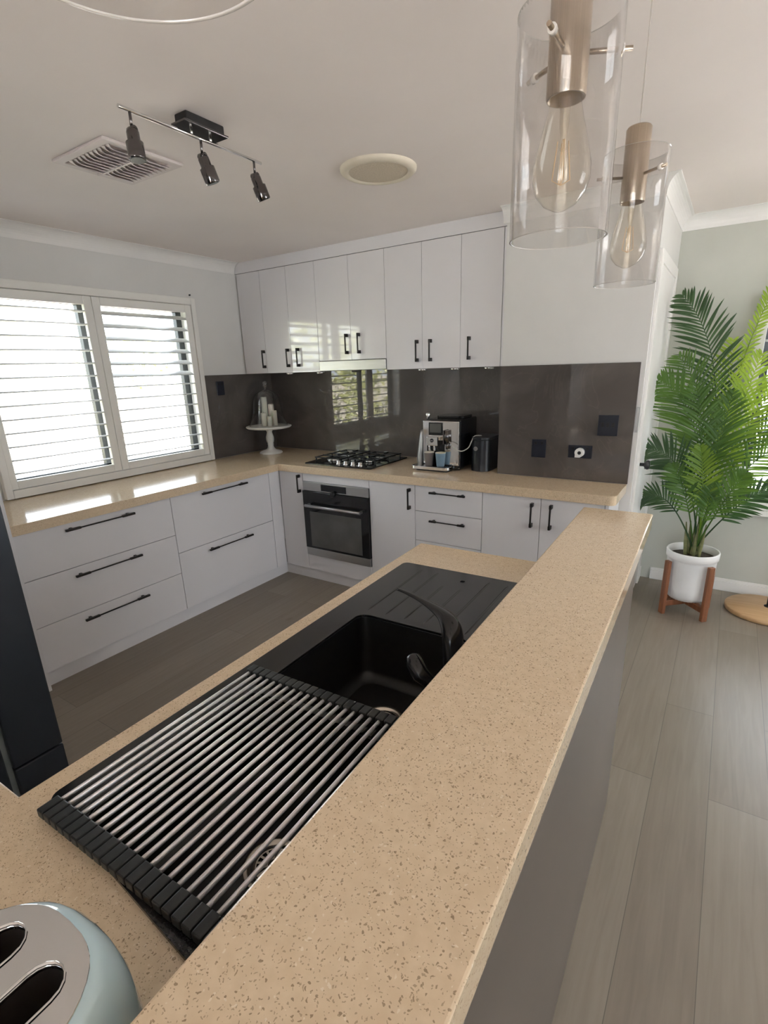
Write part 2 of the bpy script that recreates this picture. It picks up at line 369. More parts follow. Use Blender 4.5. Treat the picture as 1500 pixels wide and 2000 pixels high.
# ------------------------------------------------------------------ room shell
XB1, XB2, YBL = 2.285, 3.075, -0.2745       # nook wall block
ZT = .9; TW = .052
struct('floor', MB().box(-.15, XR + .15, YN - .15, YF + .15, -.1, 0), 'floor')
struct('ceiling', MB().box(-.15, XR + .15, YN - .15, YF + .15, CEIL, CEIL + .12), 'ceil')
def wallx(name, x0, x1, y0, y1, holes, m_='wall'):
    # plane of y,z extruded in x
    T = Matrix(((0, 0, 1, 0), (1, 0, 0, 0), (0, 1, 0, 0), (0, 0, 0, 1)))
    return struct(name, MB().prism([(y0, 0), (y1, 0), (y1, CEIL), (y0, CEIL)], [[(a, c), (b, c), (b, d), (a, d)] for a, b, c, d in holes], x0, x1, T), m_)
def wally(name, y0, y1, x0, x1, holes, m_='wall'):
    T = Matrix(((1, 0, 0, 0), (0, 0, -1, 0), (0, 1, 0, 0), (0, 0, 0, 1)))
    return struct(name, MB().prism([(x0, 0), (x1, 0), (x1, CEIL), (x0, CEIL)], [[(a, c), (b, c), (b, d), (a, d)] for a, b, c, d in holes], -y1, -y0, T), m_)
wallx('wall_left', -.15, 0, YN - .15, YB + .15, [(-2.14, -.72, .95, 2.06)])
wally('wall_back', YB, YB + .15, 0, XB1, [])
struct('wall_nook', MB().box(XB1, XB2, YBL, YB + .15, 0, CEIL), 'wall')
wallx('wall_side', XB2 - .12, XB2, YB + .15, YF + .15, [])
wally('wall_far', YF, YF + .15, XB2, XR, [(3.60, 5.15, .66, 1.86)], 'wall_far')
wallx('wall_right', XR, XR + .15, YN - .15, YF + .15, [(-2.1, -.4, .7, 2.1)])
wally('wall_near', YN - .15, YN, 0, XR, [(3.3, 4.9, .0, 2.1)])
# cove cornice swept with mitres
def cornice(name, path, side, h=.078, p=.062):
    P = [Vector((x, y)) for x, y in path]; prof = []
    for i in range(9):
        a = pi / 2 * i / 8
        prof.append((p * (1 - cos(a)) , -h * (1 - sin(a)) ))   # from wall bottom to ceiling edge
    prof = [(0.0, -h), (.004, -h)] + [(.004 + (p - .008) * (1 - cos(pi / 2 * i / 8)), -h + .004 + (h - .008) * sin(pi / 2 * i / 8)) for i in range(9)] + [(p, -.003), (p, 0), (0, 0)]
    rings = []
    for i, q in enumerate(P):
        ns = []
        if i > 0: d = (P[i] - P[i - 1]).normalized(); ns.append(Vector((-d.y, d.x)) * side)
        if i < len(P) - 1: d = (P[i + 1] - P[i]).normalized(); ns.append(Vector((-d.y, d.x)) * side)
        nn = ns[0] if len(ns) == 1 else (ns[0] + ns[1]) / (1 + ns[0].dot(ns[1]))
        rings.append([(q.x + nn.x * o_, q.y + nn.y * o_, CEIL + z) for o_, z in prof])
    b = MB().loft(rings, True, True, True, False)
    return struct(name, b, 'trimw')
cornice('trim_1', [(0, YN), (0, -.232)], -1)
cornice('trim_2', [(XB1 - .02, YBL), (XB2, YBL), (XB2, YF), (XR, YF)], -1)
struct('trim_3', MB().box(0, XB1 + .02, -.231, -.2, 2.322, CEIL), 'cab')
def board(name, segs):
    b = MB()
    for x0, x1, y0, y1 in segs:
        b.box(x0, x1, y0, y1, 0, .075); 
    return b
b = MB().box(XB2 + .075, XR, YF - .014, YF, 0, .07).box(XB2 + .075, XR, YF - .009, YF, .07, .09)
struct('baseboard_far', b, 'trimw', bev=.003)
b = MB().box(XR - .014, XR, YN, YF - .016, 0, .09)
struct('baseboard_right', b, 'trimw', bev=.003)
# side wall door with architraves, seen almost edge-on
b = MB().box(XB2, XB2 + .016, -.235, -.175, 0, 2.1).box(XB2, XB2 + .016, .505, .565, 0, 2.1).box(XB2, XB2 + .016, -.175, .505, 2.04, 2.1)
dr = struct('door_1', b, 'trimw', bev=.003)
obj('door_panel', MB().box(XB2, XB2 + .006, -.175, .505, .01, 2.04), 'trimw', dr)
kb = MB().tube([(XB2 + .006, -.10, .985), (XB2 + .035, -.10, .985)], .010, 16)
kb.tube([(XB2 + .03, -.10, .985), (XB2 + .037, -.10, .985), (XB2 + .048, -.10, .985), (XB2 + .058, -.10, .985), (XB2 + .062, -.10, .985)], [.012, .024, .028, .024, .012], 20)
obj('door_knob', kb, 'blackplastic', dr, label='round black door knob')
b = MB().prism([(3.056, 1.19), (3.072, 1.19), (3.072, 1.325), (3.056, 1.325)], [[(3.059, 1.194), (3.069, 1.194), (3.069, 1.321), (3.059, 1.321)]], -YBL + .001, -YBL + .007, Matrix(((1, 0, 0, 0), (0, 0, -1, 0), (0, 1, 0, 0), (0, 0, 0, 1))))
tag(root_on_origin(obj('flush_pull', b, 'steel'), (3.064, YBL, 1.19)), 'narrow silver plate set on the white wall edge beside the nook splashback', 'handle')
# skirting of nook side wall
struct('baseboard_side', MB().box(XB2, XB2 + .014, .567, YF - .016, 0, .09), 'trimw', bev=.003)

# splashbacks (glossy stone sheets on the walls)
ZS = 1.5575
tag(root_on_origin(obj('splashback', MB().box(0.009, XB1 - .003, YB - .009, YB - .001, ZT + .001, 1.56), 'splash'), (1.1, YB, ZT)), 'glossy dark grey splashback sheet behind the gas hob', 'splashback')
tag(root_on_origin(obj('splashback', MB().box(.001, .008, -.685, YB - .002, ZT + .001, ZS - .001), 'splash'), (0, -.3, ZT)), 'dark grey splashback sheet on the window wall behind the cake stand', 'splashback')
tag(root_on_origin(obj('splashback', MB().box(XB1 - .002, 3.052, YBL - .010, YBL - .001, ZT + .001, ZS), 'splash'), (2.66, YBL, ZT)), 'dark brown-grey splashback panel with three outlets in the nook', 'splashback')

# ------------------------------------------------------------------ windows and shutters
def win_frame(name, axis, a0, a1, z0, z1, d0, d1, mull, m_='alu', fw=.045):
    """axis 'x': plane x const, a = y.  axis 'y': plane y const, a = x"""
    def bx(b, p0, p1, q0, q1, e0=d0, e1=d1):
        return b.box(e0, e1, p0, p1, q0, q1) if axis == 'x' else b.box(p0, p1, e0, e1, q0, q1)
    b = MB(); bx(b, a0, a0 + fw, z0, z1); bx(b, a1 - fw, a1, z0, z1); bx(b, a0, a1, z0, z0 + fw); bx(b, a0, a1, z1 - fw, z1)
    for c in mull: bx(b, c - fw / 2, c + fw / 2, z0, z1)
    o = struct(name, b, m_)
    e = (d0 + d1) / 2; edges = [a0 + fw] + [v for c in mull for v in (c - fw / 2, c + fw / 2)] + [a1 - fw]
    for i in range(0, len(edges), 2):
        g = MB(); bx(g, edges[i], edges[i + 1], z0 + fw, z1 - fw, e - .002, e + .002); obj('window_pane', g, 'pane', o)
    return o
win_frame('window_1', 'x', -2.14, -.72, .95, 2.06, -.14, -.10, [-1.47])
win_frame('window_2', 'y', 3.60, 5.15, .66, 1.86, YF + .10, YF + .14, [4.35])
win_frame('window_3', 'x', -2.1, -.4, 0.7, 2.1, XR + .05, XR + .09, [-1.25])
win_frame('window_4', 'y', 3.3, 4.9, 0.0, 2.1, YN - .09, YN - .05, [4.1])
def shutter(label, axis, a0, a1, z0, z1, d0, d1, oa0, oa1, oz0, oz1, nl, tilt, group=None, chord=.075, dsl=None, names='plantation_shutter'):
    """one hinged panel: stiles and rails with a bank of elliptical slats"""
    loc = (d0, (a0 + a1) / 2, z0) if axis == 'x' else ((a0 + a1) / 2, d0, z0)
    t = thing(names, label, 'shutter', loc, 0, group)
    def bx(b, p0, p1, q0, q1, e0=d0, e1=d1):
        return b.box(e0, e1, p0, p1, q0, q1) if axis == 'x' else b.box(p0, p1, e0, e1, q0, q1)
    b = MB(); bx(b, a0, oa0, z0, z1); bx(b, oa1, a1, z0, z1); bx(b, oa0, oa1, z0, oz0); bx(b, oa0, oa1, oz1, z1)
    obj('shutter_frame', b, 'shut', t, bev=.003)
    b = MB(); dm = (d0 + d1) / 2 if dsl is None else dsl
    for k in range(nl):
        zc = oz0 + (oz1 - oz0) * (k + .5) / nl; tl = tilt(k)
        rings = []
        for a in (oa0 + .002, oa1 - .002):
            ring = []
            for j in range(14):
                th = 2 * pi * j / 14; u = cos(th) * chord / 2; v = sin(th) * .0052
                d = u * cos(tl) - v * sin(tl); z = u * sin(tl) + v * cos(tl)
                ring.append((dm + d, a, zc + z) if axis == 'x' else (a, dm + d, zc + z))
            rings.append(ring)
        b.loft(rings)
    obj('louvre_slats', b, 'slat', t)
    return t
g = None
shutter('right-hand white plantation shutter over the bench, its top slats tilted', 'x', -1.463, -.725, .955, 2.055, .004, .034, -1.412, -.775, 1.003, 2.004, 13,
        lambda k: radians(-24) if k >= 7 else radians(3), dsl=.004)
shutter('left-hand white plantation shutter over the bench, cut by the picture edge', 'x', -2.145, -1.467, .955, 2.055, .004, .034, -2.11, -1.518, 1.003, 2.004, 13,
        lambda k: radians(3), dsl=.004)
b = MB()
for (p0, p1, q0, q1) in ((-2.185, -2.147, .905, 2.105), (-.723, -.686, .905, 2.105), (-2.147, -.723, .905, .953), (-2.147, -.723, 2.057, 2.105)):
    b.box(0, .045, p0, p1, q0, q1)
struct('trim_4', b, 'shut', bev=.004)
shutter('white slatted shutter on the far window behind the palm', 'y', 3.55, 4.42, .61, 1.91, YF - .045, YF - .01, 3.60, 4.36, .68, 1.85, 15, lambda k: radians(10), chord=.06)
b = MB().box(3.53, 5.2, YF - .05, YF - .0, .57, .609)
struct('trim_5', b, 'shut', bev=.003)
tag(root_on_origin(obj('wall_hook', MB().box(0, .012, -.700, -.692, 2.125, 2.135), 'black'), (0, -.696, 2.13)), 'tiny dark hook on the wall above the right shutter corner', 'hook')

# ------------------------------------------------------------------ benchtop along the two walls
XL, YF0 = .6666, -.611
XE = 3.05
out = [(0.0, -2.432), (XL, -2.432), (XL, YF0)]
out += [(XE - .035, YF0)] + [(XE - .035 + .035 * sin(a), YF0 + .035 - .035 * cos(a)) for a in [radians(15 * i) for i in range(1, 7)]] + [(XE, YBL - .011), (XB1 - .003, YBL - .011), (XB1 - .003, YB - .009), (.009, YB - .009), (.009, -.69), (0, -.69)]
b = MB().prism(out, [], ZT - TW, ZT)
o = root_on_origin(obj('benchtop', b, 'quartz', bev=.003), (.3, -.3, ZT - TW))
tag(o, 'beige speckled L-shaped benchtop running under the window and the hob', 'benchtop')

# ------------------------------------------------------------------ base cabinets
YC, XC = -.5951, .6501; ZK = .085; ZC = ZT - TW - .002
def hshift(v, c): return v + (c - v) * .0106
def handle_drawer(parent, axis, c, a0, a1, z, label=None):
    """flat bar pull with thicker ends; axis 'x' => on plane x=c running in y"""
    b = MB()
    def bx(p0, p1, q0, q1, e0, e1):
        if axis == 'x': b.box(c + e0, c + e1, p0, p1, q0, q1)
        else: b.box(p0, p1, c - e1, c - e0, q0, q1)
    L = a1 - a0; e = L * .2
    bx(a0, a0 + e, z - .006, z + .006, .020, .034); bx(a1 - e, a1, z - .006, z + .006, .020, .034)
    bx(a0 + e - .01, a1 - e + .01, z - .0035, z + .0035, .024, .032)
    bx(a0 + e * .35, a0 + e * .35 + .014, z - .006, z + .006, 0, .021); bx(a1 - e * .35 - .014, a1 - e * .35, z - .006, z + .006, 0, .021)
    return obj('handle', b, 'bronze', parent, bev=.0015)
def handle_door(parent, x, y, z0, z1):
    b = MB()
    b.box(x - .0045, x + .0045, y - .034, y - .025, z0, z1)
    b.box(x - .0075, x + .0075, y - .030, y, z0, z0 + .022); b.box(x - .0075, x + .0075, y - .030, y, z1 - .022, z1)
    return obj('handle', b, 'bronze', parent, bev=.0015)
GP = .0018
def cab_y(name, label, x0, x1, yfront, yback, z0, z1, doors, drawers, m_, kindcat, hz=None, panels=()):
    t = thing(name, label, kindcat, ((x0 + x1) / 2, yback, z0))
    obj('carcass', MB().box(x0 + .001, x1 - .001, yfront + .021, yback, z0, z1), m_, t)
    for (a0, a1, c0, c1, hx, h0, h1) in doors:
        d = obj('door', MB().box(a0 + GP, a1 - GP, yfront, yfront + .019, c0 + GP, c1 - GP), m_, t, bev=.001)
        if hx is not None: handle_door(d, hx, yfront, h0, h1)
    for (a0, a1, c0, c1, h0, h1, hzz) in drawers:
        d = obj('drawer', MB().box(a0 + GP, a1 - GP, yfront, yfront + .019, c0 + GP, c1 - GP), m_, t, bev=.001)
        handle_drawer(d, 'y', yfront, h0, h1, hzz)
    for (a0, a1, c0, c1) in panels:
        obj('filler_panel', MB().box(a0, a1, yfront, yfront + .019, c0 + GP, c1 - GP), m_, t, bev=.001)
    return t
BKY = YB - .02
cab_y('base_cabinet', 'narrow white corner cabinet door left of the oven', XC + .024, .8887, YC, BKY, ZK, ZC,
      [(XC + .002, .8887, ZK, ZC, .858, .697, .832)], [], 'cab_low', 'cabinet')
t = thing('oven_cabinet', 'white cabinet panels framing the built-in oven above and below', 'cabinet', (1.19, BKY, ZK))
obj('carcass', MB().box(.8897, 1.4893, -.02, BKY, ZK, ZC), 'cab_low', t)
obj('top_panel', MB().box(.8887 + GP, 1.4903 - GP, YC, YC + .019, .788, ZC), 'cab_low', t, bev=.001)
obj('bottom_panel', MB().box(.8887 + GP, 1.4903 - GP, YC, YC + .019, ZK, .209), 'cab_low', t, bev=.001)
cab_y('base_cabinet', 'white single-door cabinet right of the oven', 1.4903, 1.8493, YC, BKY, ZK, ZC,
      [(1.4903, 1.8493, ZK, ZC, 1.812, .683, .822)], [], 'cab_low', 'cabinet')
cab_y('drawer_cabinet', 'white drawer cabinet below the coffee machine', 1.8493, 2.3142, YC, BKY, ZK, ZC, [],
      [(1.8493, 2.3142, .676, ZC, 1.966, 2.211, .811), (1.8493, 2.3142, .475, .676, 1.966, 2.211, .625), (1.8493, 2.3142, ZK, .475, 1.966, 2.211, .42)], 'cab_low', 'cabinet')
cab_y('base_cabinet', 'white two-door cabinet at the right end under the nook bench', 2.3142, 3.0, YC, YBL - .01, ZK, ZC,
      [(2.3142, 2.6637, ZK, ZC, 2.617, .675, .817), (2.6637, 3.0, ZK, ZC, 2.724, .675, .817)], [], 'cab_low', 'cabinet')
tag(root_on_origin(obj('end_panel', MB().box(3.001, 3.02, YC, YBL - .012, 0, ZC), 'cab_low', bev=.001), (3.01, -.45, 0)), 'white end panel closing the bench beside the doorway', 'panel')
# drawer banks on the window side
def bank(label, y0, y1, splits, h0, h1, hz):
    t = thing('drawer_cabinet', label, 'cabinet', (0.01, (y0 + y1) / 2, ZK))
    obj('carcass', MB().box(.005, XC - .021, y0 + .001, y1 - .001, ZK, ZC), 'cab_low', t)
    for i in range(len(splits) - 1):
        d = obj('drawer', MB().box(XC - .019, XC, y0 + GP, y1 - GP, splits[i] + GP, splits[i + 1] - GP), 'cab_low', t, bev=.001)
        handle_drawer(d, 'x', XC, h0, h1, hz[i])
    return t
bank('white three-drawer cabinet below the window at the left end', -2.428, -1.5507, [ZK, .343, .601, ZC], -2.193, -1.806, [.297, .557, .814])
bank('white two-drawer cabinet below the window nearest the corner', -1.5507, -.705, [ZK, .476, ZC], -1.33, -.94, [.434, .822])
tag(root_on_origin(obj('corner_filler', MB().box(XC - .019, XC, -.703, YC - .0, ZK, ZC), 'cab_low', bev=.001), (XC, -.65, ZK)), 'narrow white filler strip in the inside corner of the cabinets', 'panel')
tag(root_on_origin(obj('kickboard', MB().box(XC - .035, XC - .02, -2.43, YC + .03, 0, ZK - .003), 'cab_low'), (XC - .03, -1.5, 0)), 'white kickboard under the window-side drawers', 'kickboard')
tag(root_on_origin(obj('kickboard', MB().box(XC - .019, 3.0, YC + .02, YC + .035, 0, ZK - .003), 'cab_low'), (1.8, YC + .03, 0)), 'white kickboard under the oven-side cabinets', 'kickboard')
tag(root_on_origin(obj('tall_end_panel', MB().box(0.066, .685, -2.462, -2.436, 0, CEIL - .002), 'cab_low', bev=.001), (.35, -2.45, 0)), 'tall white end panel between the window bench and the dark fridge', 'panel')

# ------------------------------------------------------------------ wall cabinets
YU = -.2293; ZTP = 2.320
def hs(v, c): return v + (c - v) * .0094
def wcab(label, x0, x1, z0, doors, extra=()):
    t = thing('wall_cabinet', label, 'cabinet', ((x0 + x1) / 2, YB - .01, z0), 0)
    obj('carcass', MB().box(x0 + .001, x1 - .001, YU + .021, YB - .009, z0 + .002, ZTP), 'cab', t)
    for a0, a1, hx, h0 in doors:
        d = obj('door', MB().box(a0 + .0013, a1 - .0013, YU, YU + .019, z0, ZTP - .001), 'cab', t, bev=.001)
        handle_door(d, hx, YU, h0, h0 + .138)
    for a0, a1 in extra:
        obj('filler_panel', MB().box(a0, a1, YU, YU + .019, z0, ZTP - .001), 'cab', t, bev=.001)
    return t
wcab('narrow single-door wall cabinet in the corner beside the window wall', .009, .2666, ZS, [(.012, .2666, .250, 1.598)])
wcab('glossy white two-door wall cabinet above the cake stand', .2666, .8217, ZS, [(.2666, .5417, .514, 1.599), (.5417, .8217, .620, 1.599)])
wcab('shorter white wall cabinet above the range hood', .8217, 1.4257, 1.634, [(.8217, 1.1264, 1.094, 1.674), (1.1264, 1.4257, 1.203, 1.674)])
wcab('white two-door wall cabinet above the coffee machine', 1.4257, 1.9852, ZS, [(1.4257, 1.7101, 1.676, 1.602), (1.7101, 1.9852, 1.777, 1.602)])
wcab('white single-door wall cabinet beside the nook', 1.9852, 2.283, ZS, [(1.9852, 2.255, 2.051, 1.603)], [(2.257, 2.283)])
t = thing('range_hood', 'slim stainless slide-out range hood under the middle wall cabinet', 'range hood', (1.12, -.08, 1.56))
obj('hood_body', MB().box(.826, 1.421, YU + .02, YB - .01, 1.568, 1.632), 'blackplastic', t)
obj('visor', MB().box(.824, 1.423, YU - .006, YU + .018, 1.562, 1.630), 'steel', t, bev=.002)
b = MB()
for i in range(2): b.box(.87 + i * .27, 1.11 + i * .27, YU + .05, YU + .24, 1.562, 1.568)
obj('grease_filter', b, 'steel', t)
# under-cabinet puck lights
def puck(x, y, label):
    t = thing('puck_light', label, 'light', (x, y, ZS - .014), 0, 'puck lights under the wall cabinets')
    obj('ring', MB().lathe([(.001, .015), (.032, .015), (.034, .010), (.034, .003), (.031, 0), (.024, .001), (.024, .004)], (x, y, ZS - .015), 28), 'chrome', t)
    obj('lens', MB().lathe([(.0001, .002), (.0245, .002)], (x, y, ZS - .014), 28), 'white', t)
    return t
p0 = puck(.46, -.17, 'small chrome puck light under the cabinets directly above the cake stand')
for x, l in ((.775, 'small chrome puck light under the cabinets just left of the range hood'),
             (1.68, 'small chrome puck light under the cabinets nearest right of the range hood'),
             (1.925, 'small chrome puck light under the cabinets, middle of the three above the coffee machine'),
             (2.16, 'small chrome puck light under the cabinets closest to the nook')):
    dup(p0, (x, -.17, ZS - .014), label=l)

# ------------------------------------------------------------------ oven
t = thing('wall_oven', 'built-in stainless oven with black glass door under the hob', 'oven', (1.19, -.3, .21))
OX0, OX1 = .893, 1.486; OY = YC - .004
obj('oven_body', MB().box(OX0 + .01, OX1 - .01, YC + .02, -.03, .213, .784), 'black', t)
cp = obj('control_panel', MB().box(OX0, OX1, OY - .004, OY + .02, .720, .786), 'steel', t, bev=.002)
obj('display', MB().box(1.068, 1.296, OY - .006, OY - .003, .728, .776), 'blackgloss', cp)
obj('knob', MB().tube([(1.183, OY - .004, .716), (1.183, OY - .026, .716), (1.183, OY - .03, .716)], [.021, .020, .016], 24), 'black', cp)
od = obj('oven_door', MB().box(OX0, OX1, OY - .014, OY + .018, .2735, .7175), 'blackgloss', t, bev=.002)
obj('door_window', MB().box(.952, 1.424, OY - .0158, OY - .0135, .29, .565), 'screen', od)
b = MB().tube([(.945, OY - .055, .617), (1.445, OY - .055, .617)], .0105, 14)
b.box(.95, .965, OY - .055, OY - .012, .609, .625).box(1.425, 1.44, OY - .055, OY - .012, .609, .625)
obj('door_handle', b, 'steel', od)
obj('vent_strip', MB().box(OX0, OX1, OY - .01, OY + .018, .2125, .2715), 'steel', t, bev=.002)

# ------------------------------------------------------------------ gas hob
HX0, HX1, HY0, HY1 = .853, 1.452, -.523, -.005
t = thing('gas_hob', 'black four-burner gas hob with cast grates and chrome knobs', 'hob', ((HX0 + HX1) / 2, (HY0 + HY1) / 2, ZT))
obj('hob_plate', MB().prism(rrect(HX0, HX1, HY0, HY1, .012), [], ZT + .0005, ZT + .009), 'blackgloss', t, bev=.002)
burn = [(1.01, -.36, .055), (1.02, -.14, .036), (1.31, -.16, .045), (1.26, -.30, .034)]
burn = [(.99, -.33, .052), (1.01, -.13, .036), (1.28, -.12, .042), (1.30, -.30, .030)]
for bx_, by_, br_ in burn:
    q = obj('burner', MB().lathe([(.001, .010), (br_ * 1.15, .010), (br_ * 1.12, .016), (br_, .018), (br_ * .98, .026), (.001, .026)], (bx_, by_, ZT), 32), 'chrome', t)
    obj('burner_cap', MB().lathe([(br_ * .9, .0265), (br_ * .92, .031), (br_ * .8, .034), (.001, .034)], (bx_, by_, ZT), 32), 'black', q)
def grate(cx, cy, w_, d_):
    b = MB(); z = ZT + .037; h = .004
    x0, x1, y0, y1 = cx - w_ / 2, cx + w_ / 2, cy - d_ / 2, cy + d_ / 2
    for (a, b_, c, d) in ((x0, x1, y0, y0 + .009), (x0, x1, y1 - .009, y1), (x0, x0 + .009, y0, y1), (x1 - .009, x1, y0, y1), (x0, x1, cy - .005, cy + .005)):
        b.box(a, b_, c, d, z - h, z + h)
    for yy in (cy - d_ / 4, cy + d_ / 4):
        for sx in (-1, 1):
            b.box(cx + sx * .028, cx + sx * w_ / 2, yy - .004, yy + .004, z - h, z + h + .003)
        for sy in (-1, 1):
            b.box(cx - .004, cx + .004, yy + sy * .028, yy + sy * d_ / 4, z - h, z + h + .003)
    for x in (x0 + .008, x1 - .008):
        for y in (y0 + .008, y1 - .008, cy): b.tube([(x, y, ZT + .009), (x, y, z)], [.007, .005], 8)
    return b
obj('grate', grate(1.00, -.23, .24, .40), 'black', t, bev=.001)
obj('grate', grate(1.29, -.21, .24, .36), 'black', t, bev=.001)
for kx in (1.135, 1.200, 1.265, 1.330):
    obj('knob', MB().lathe([(.020, .009), (.020, .012), (.0165, .014), (.0155, .032), (.012, .034), (.001, .034)], (kx, -.462, ZT), 24), 'chrome', t)

# ------------------------------------------------------------------ cake stand, cloche, candles
CX, CY = .225, -.235
t = thing('cake_stand', 'white turned-pedestal cake stand in the bench corner', 'cake stand', (CX, CY, ZT))
obj('pedestal', MB().lathe([(.001, 0), (.094, 0), (.098, .006), (.092, .016), (.070, .024), (.045, .030), (.032, .042), (.026, .056), (.024, .070), (.027, .078), (.024, .085),
    (.030, .098), (.034, .118), (.033, .140), (.025, .165), (.021, .180), (.026, .190), (.032, .2), (.045, .206)], (CX, CY, ZT), 40), 'ceramic', t)
obj('plate', MB().lathe([(.03, .206), (.150, .210), (.178, .216), (.190, .224), (.190, .231), (.182, .234), (.165, .231), (.001, .230)], (CX, CY, ZT), 56), 'ceramic', t)
t2 = thing('glass_cloche', 'clear bell-shaped glass cloche with a knob covering candles', 'cloche', (CX, CY, ZT + .2315))
prof = [(.160, 0), (.158, .004), (.145, .035), (.132, .075), (.122, .12), (.117, .16), (.112, .20), (.098, .24), (.070, .272), (.035, .289), (.012, .293)]
obj('dome', MB().lathe(prof, (CX, CY, ZT + .2335), 48), 'dome', t2)
obj('knob', MB().lathe([(.010, .293), (.009, .305), (.014, .318), (.021, .333), (.021, .348), (.012, .360), (.001, .364)], (CX, CY, ZT + .2335), 24), 'dome', t2)
def candle(x, y, r, h, label):
    t = thing('pillar_candle', label, 'candle', (x, y, ZT + .2335), 0, 'cream pillar candles under the cloche')
    obj('wax', MB().lathe([(.001, 0), (r, 0), (r, h - .004), (r - .003, h), (r * .5, h - .003), (.001, h - .004)], (x, y, ZT + .2335), 24), 'candle', t)
    obj('wick', MB().tube([(x, y, ZT + .2335 + h - .005), (x + .001, y, ZT + .2335 + h + .008)], .001, 6), 'wick', t)
vr = Vector((cos(YAW), sin(YAW)))
def at(du, dv): return (CX + vr.x * du - vr.y * dv, CY + vr.y * du + vr.x * dv)
candle(*at(-.030, .035), .024, .235, 'tallest cream pillar candle under the glass cloche')
candle(*at(.026, .030), .024, .175, 'second-tallest cream candle, behind the front right one')
candle(*at(.060, -.012), .020, .125, 'short cream candle at the right edge under the cloche')
candle(*at(.020, -.045), .018, .082, 'shortest cream candle, front middle under the cloche')
candle(*at(-.028, -.030), .024, .110, 'front left short cream candle under the cloche')

# ------------------------------------------------------------------ coffee machine
mx0, mx1, my0, my1 = 1.765, 2.035, -.335, -.045
t = thing('coffee_machine', 'black and chrome bean-to-cup coffee machine with two cups', 'coffee machine', ((mx0 + mx1) / 2, (my0 + my1) / 2, ZT))
obj('housing', MB().box(mx0 + .012, mx1, my0 + .02, my1, ZT + .004, ZT + .335), 'blackgloss', t, bev=.012, seg=3)
obj('lid', MB().prism(rrect(mx0 + .05, mx1 - .02, my0 + .10, my1 - .02, .03), [], ZT + .335, ZT + .350), 'blackgloss', t, bev=.004)
fp = obj('front_panel', MB().box(mx0, mx1 - .004, my0 + .004, my0 + .022, ZT + .035, ZT + .325), 'chrome', t, bev=.006, seg=3)
obj('display', MB().box(mx0 + .048, mx0 + .150, my0 - .002, my0 + .005, ZT + .232, ZT + .315), 'blackgloss', fp, bev=.002)
obj('screen', MB().box(mx0 + .057, mx0 + .141, my0 - .0035, my0 - .001, ZT + .250, ZT + .308), 'screen', fp)
obj('cup_recess', MB().box(mx0 + .035, mx0 + .165, my0 + .0, my0 + .0065, ZT + .038, ZT + .20), 'blackgloss', fp)
sp = obj('coffee_spout', MB().box(mx0 + .055, mx0 + .135, my0 - .045, my0 + .002, ZT + .168, ZT + .226).box(mx0 + .068, mx0 + .082, my0 - .045, my0 - .02, ZT + .135, ZT + .168).box(mx0 + .105, mx0 + .119, my0 - .045, my0 - .02, ZT + .135, ZT + .168), 'chrome', t, bev=.004)
obj('badge', MB().tube([(mx0 + .095, my0 - .0445, ZT + .203), (mx0 + .095, my0 - .0475, ZT + .203)], .013, 24), 'blackplastic', sp)
def text(s, size, Mw, m_, parent, name='lettering'):
    c = bpy.data.curves.new(name, 'FONT'); c.body = s; c.size = size; c.extrude = .0002; c.align_x = 'CENTER'; c.align_y = 'CENTER'; c.resolution_u = 2
    tmp = bpy.data.objects.new('tmp', c); COL.objects.link(tmp)
    dg = bpy.context.evaluated_depsgraph_get(); me = bpy.data.meshes.new_from_object(tmp.evaluated_get(dg))
    bpy.data.objects.remove(tmp); me.transform(WM[parent.name].inverted() @ Mw); me.materials.clear(); me.materials.append(M[m_])
    o = bpy.data.objects.new(name, me); _link(o, parent); WM[o.name] = WM[parent.name]; return o
FX = Matrix.Rotation(pi / 2, 4, 'X')
text('jura', .010, Matrix.Translation((mx0 + .095, my0 - .048, ZT + .203)) @ FX, 'white', sp)
obj('milk_frother', MB().tube([(mx0 + .187, my0 - .012, ZT + .268), (mx0 + .187, my0 - .012, ZT + .19)], [.016, .018], 20).box(mx0 + .168, mx0 + .176, my0 - .03, my0 + .004, ZT + .18, ZT + .27).tube([(mx0 + .19, my0 - .012, ZT + .19), (mx0 + .19, my0 - .012, ZT + .145)], [.013, .009], 16), 'chromedark', t)
obj('grinder_knob', MB().tube([(mx0 + .012, my0 + .06, ZT + .31), (mx0 + .012, my0 + .06, ZT + .345), (mx0 + .012, my0 + .06, ZT + .362), (mx0 + .012, my0 + .06, ZT + .372)], [.012, .011, .017, .012], 20), 'chrome', t)
# curved side wing
rings = []
for i in range(13):
    q = i / 12; z = ZT + .03 + .235 * q; wd = .040 * (1 - q) ** .75 * (1.0 if q > .12 else .75 + q * 2) + .004
    rings.append([(mx0 - .006 - wd, my0 - .0, z), (mx0 - .006, my0 - .012, z), (mx0 - .004, my0 + .05, z), (mx0 - .006 - wd * .8, my0 + .03, z)])
obj('side_wing', MB().loft(rings), 'steel', t)
tr = obj('drip_tray', MB().prism(rrect(mx0 - .055, mx0 + .225, my0 - .075, my0 + .03, .03), [], ZT + .012, ZT + .032), 'chrome', t, bev=.004)
obj('tray_base', MB().prism(rrect(mx0 - .03, mx0 + .215, my0 - .058, my0 + .04, .03), [], ZT + .0005, ZT + .012), 'black', t)
obj('tray_grille', MB().box(mx0 + .02, mx0 + .19, my0 - .06, my0 + .0, ZT + .032, ZT + .0335), 'chromedark', t)
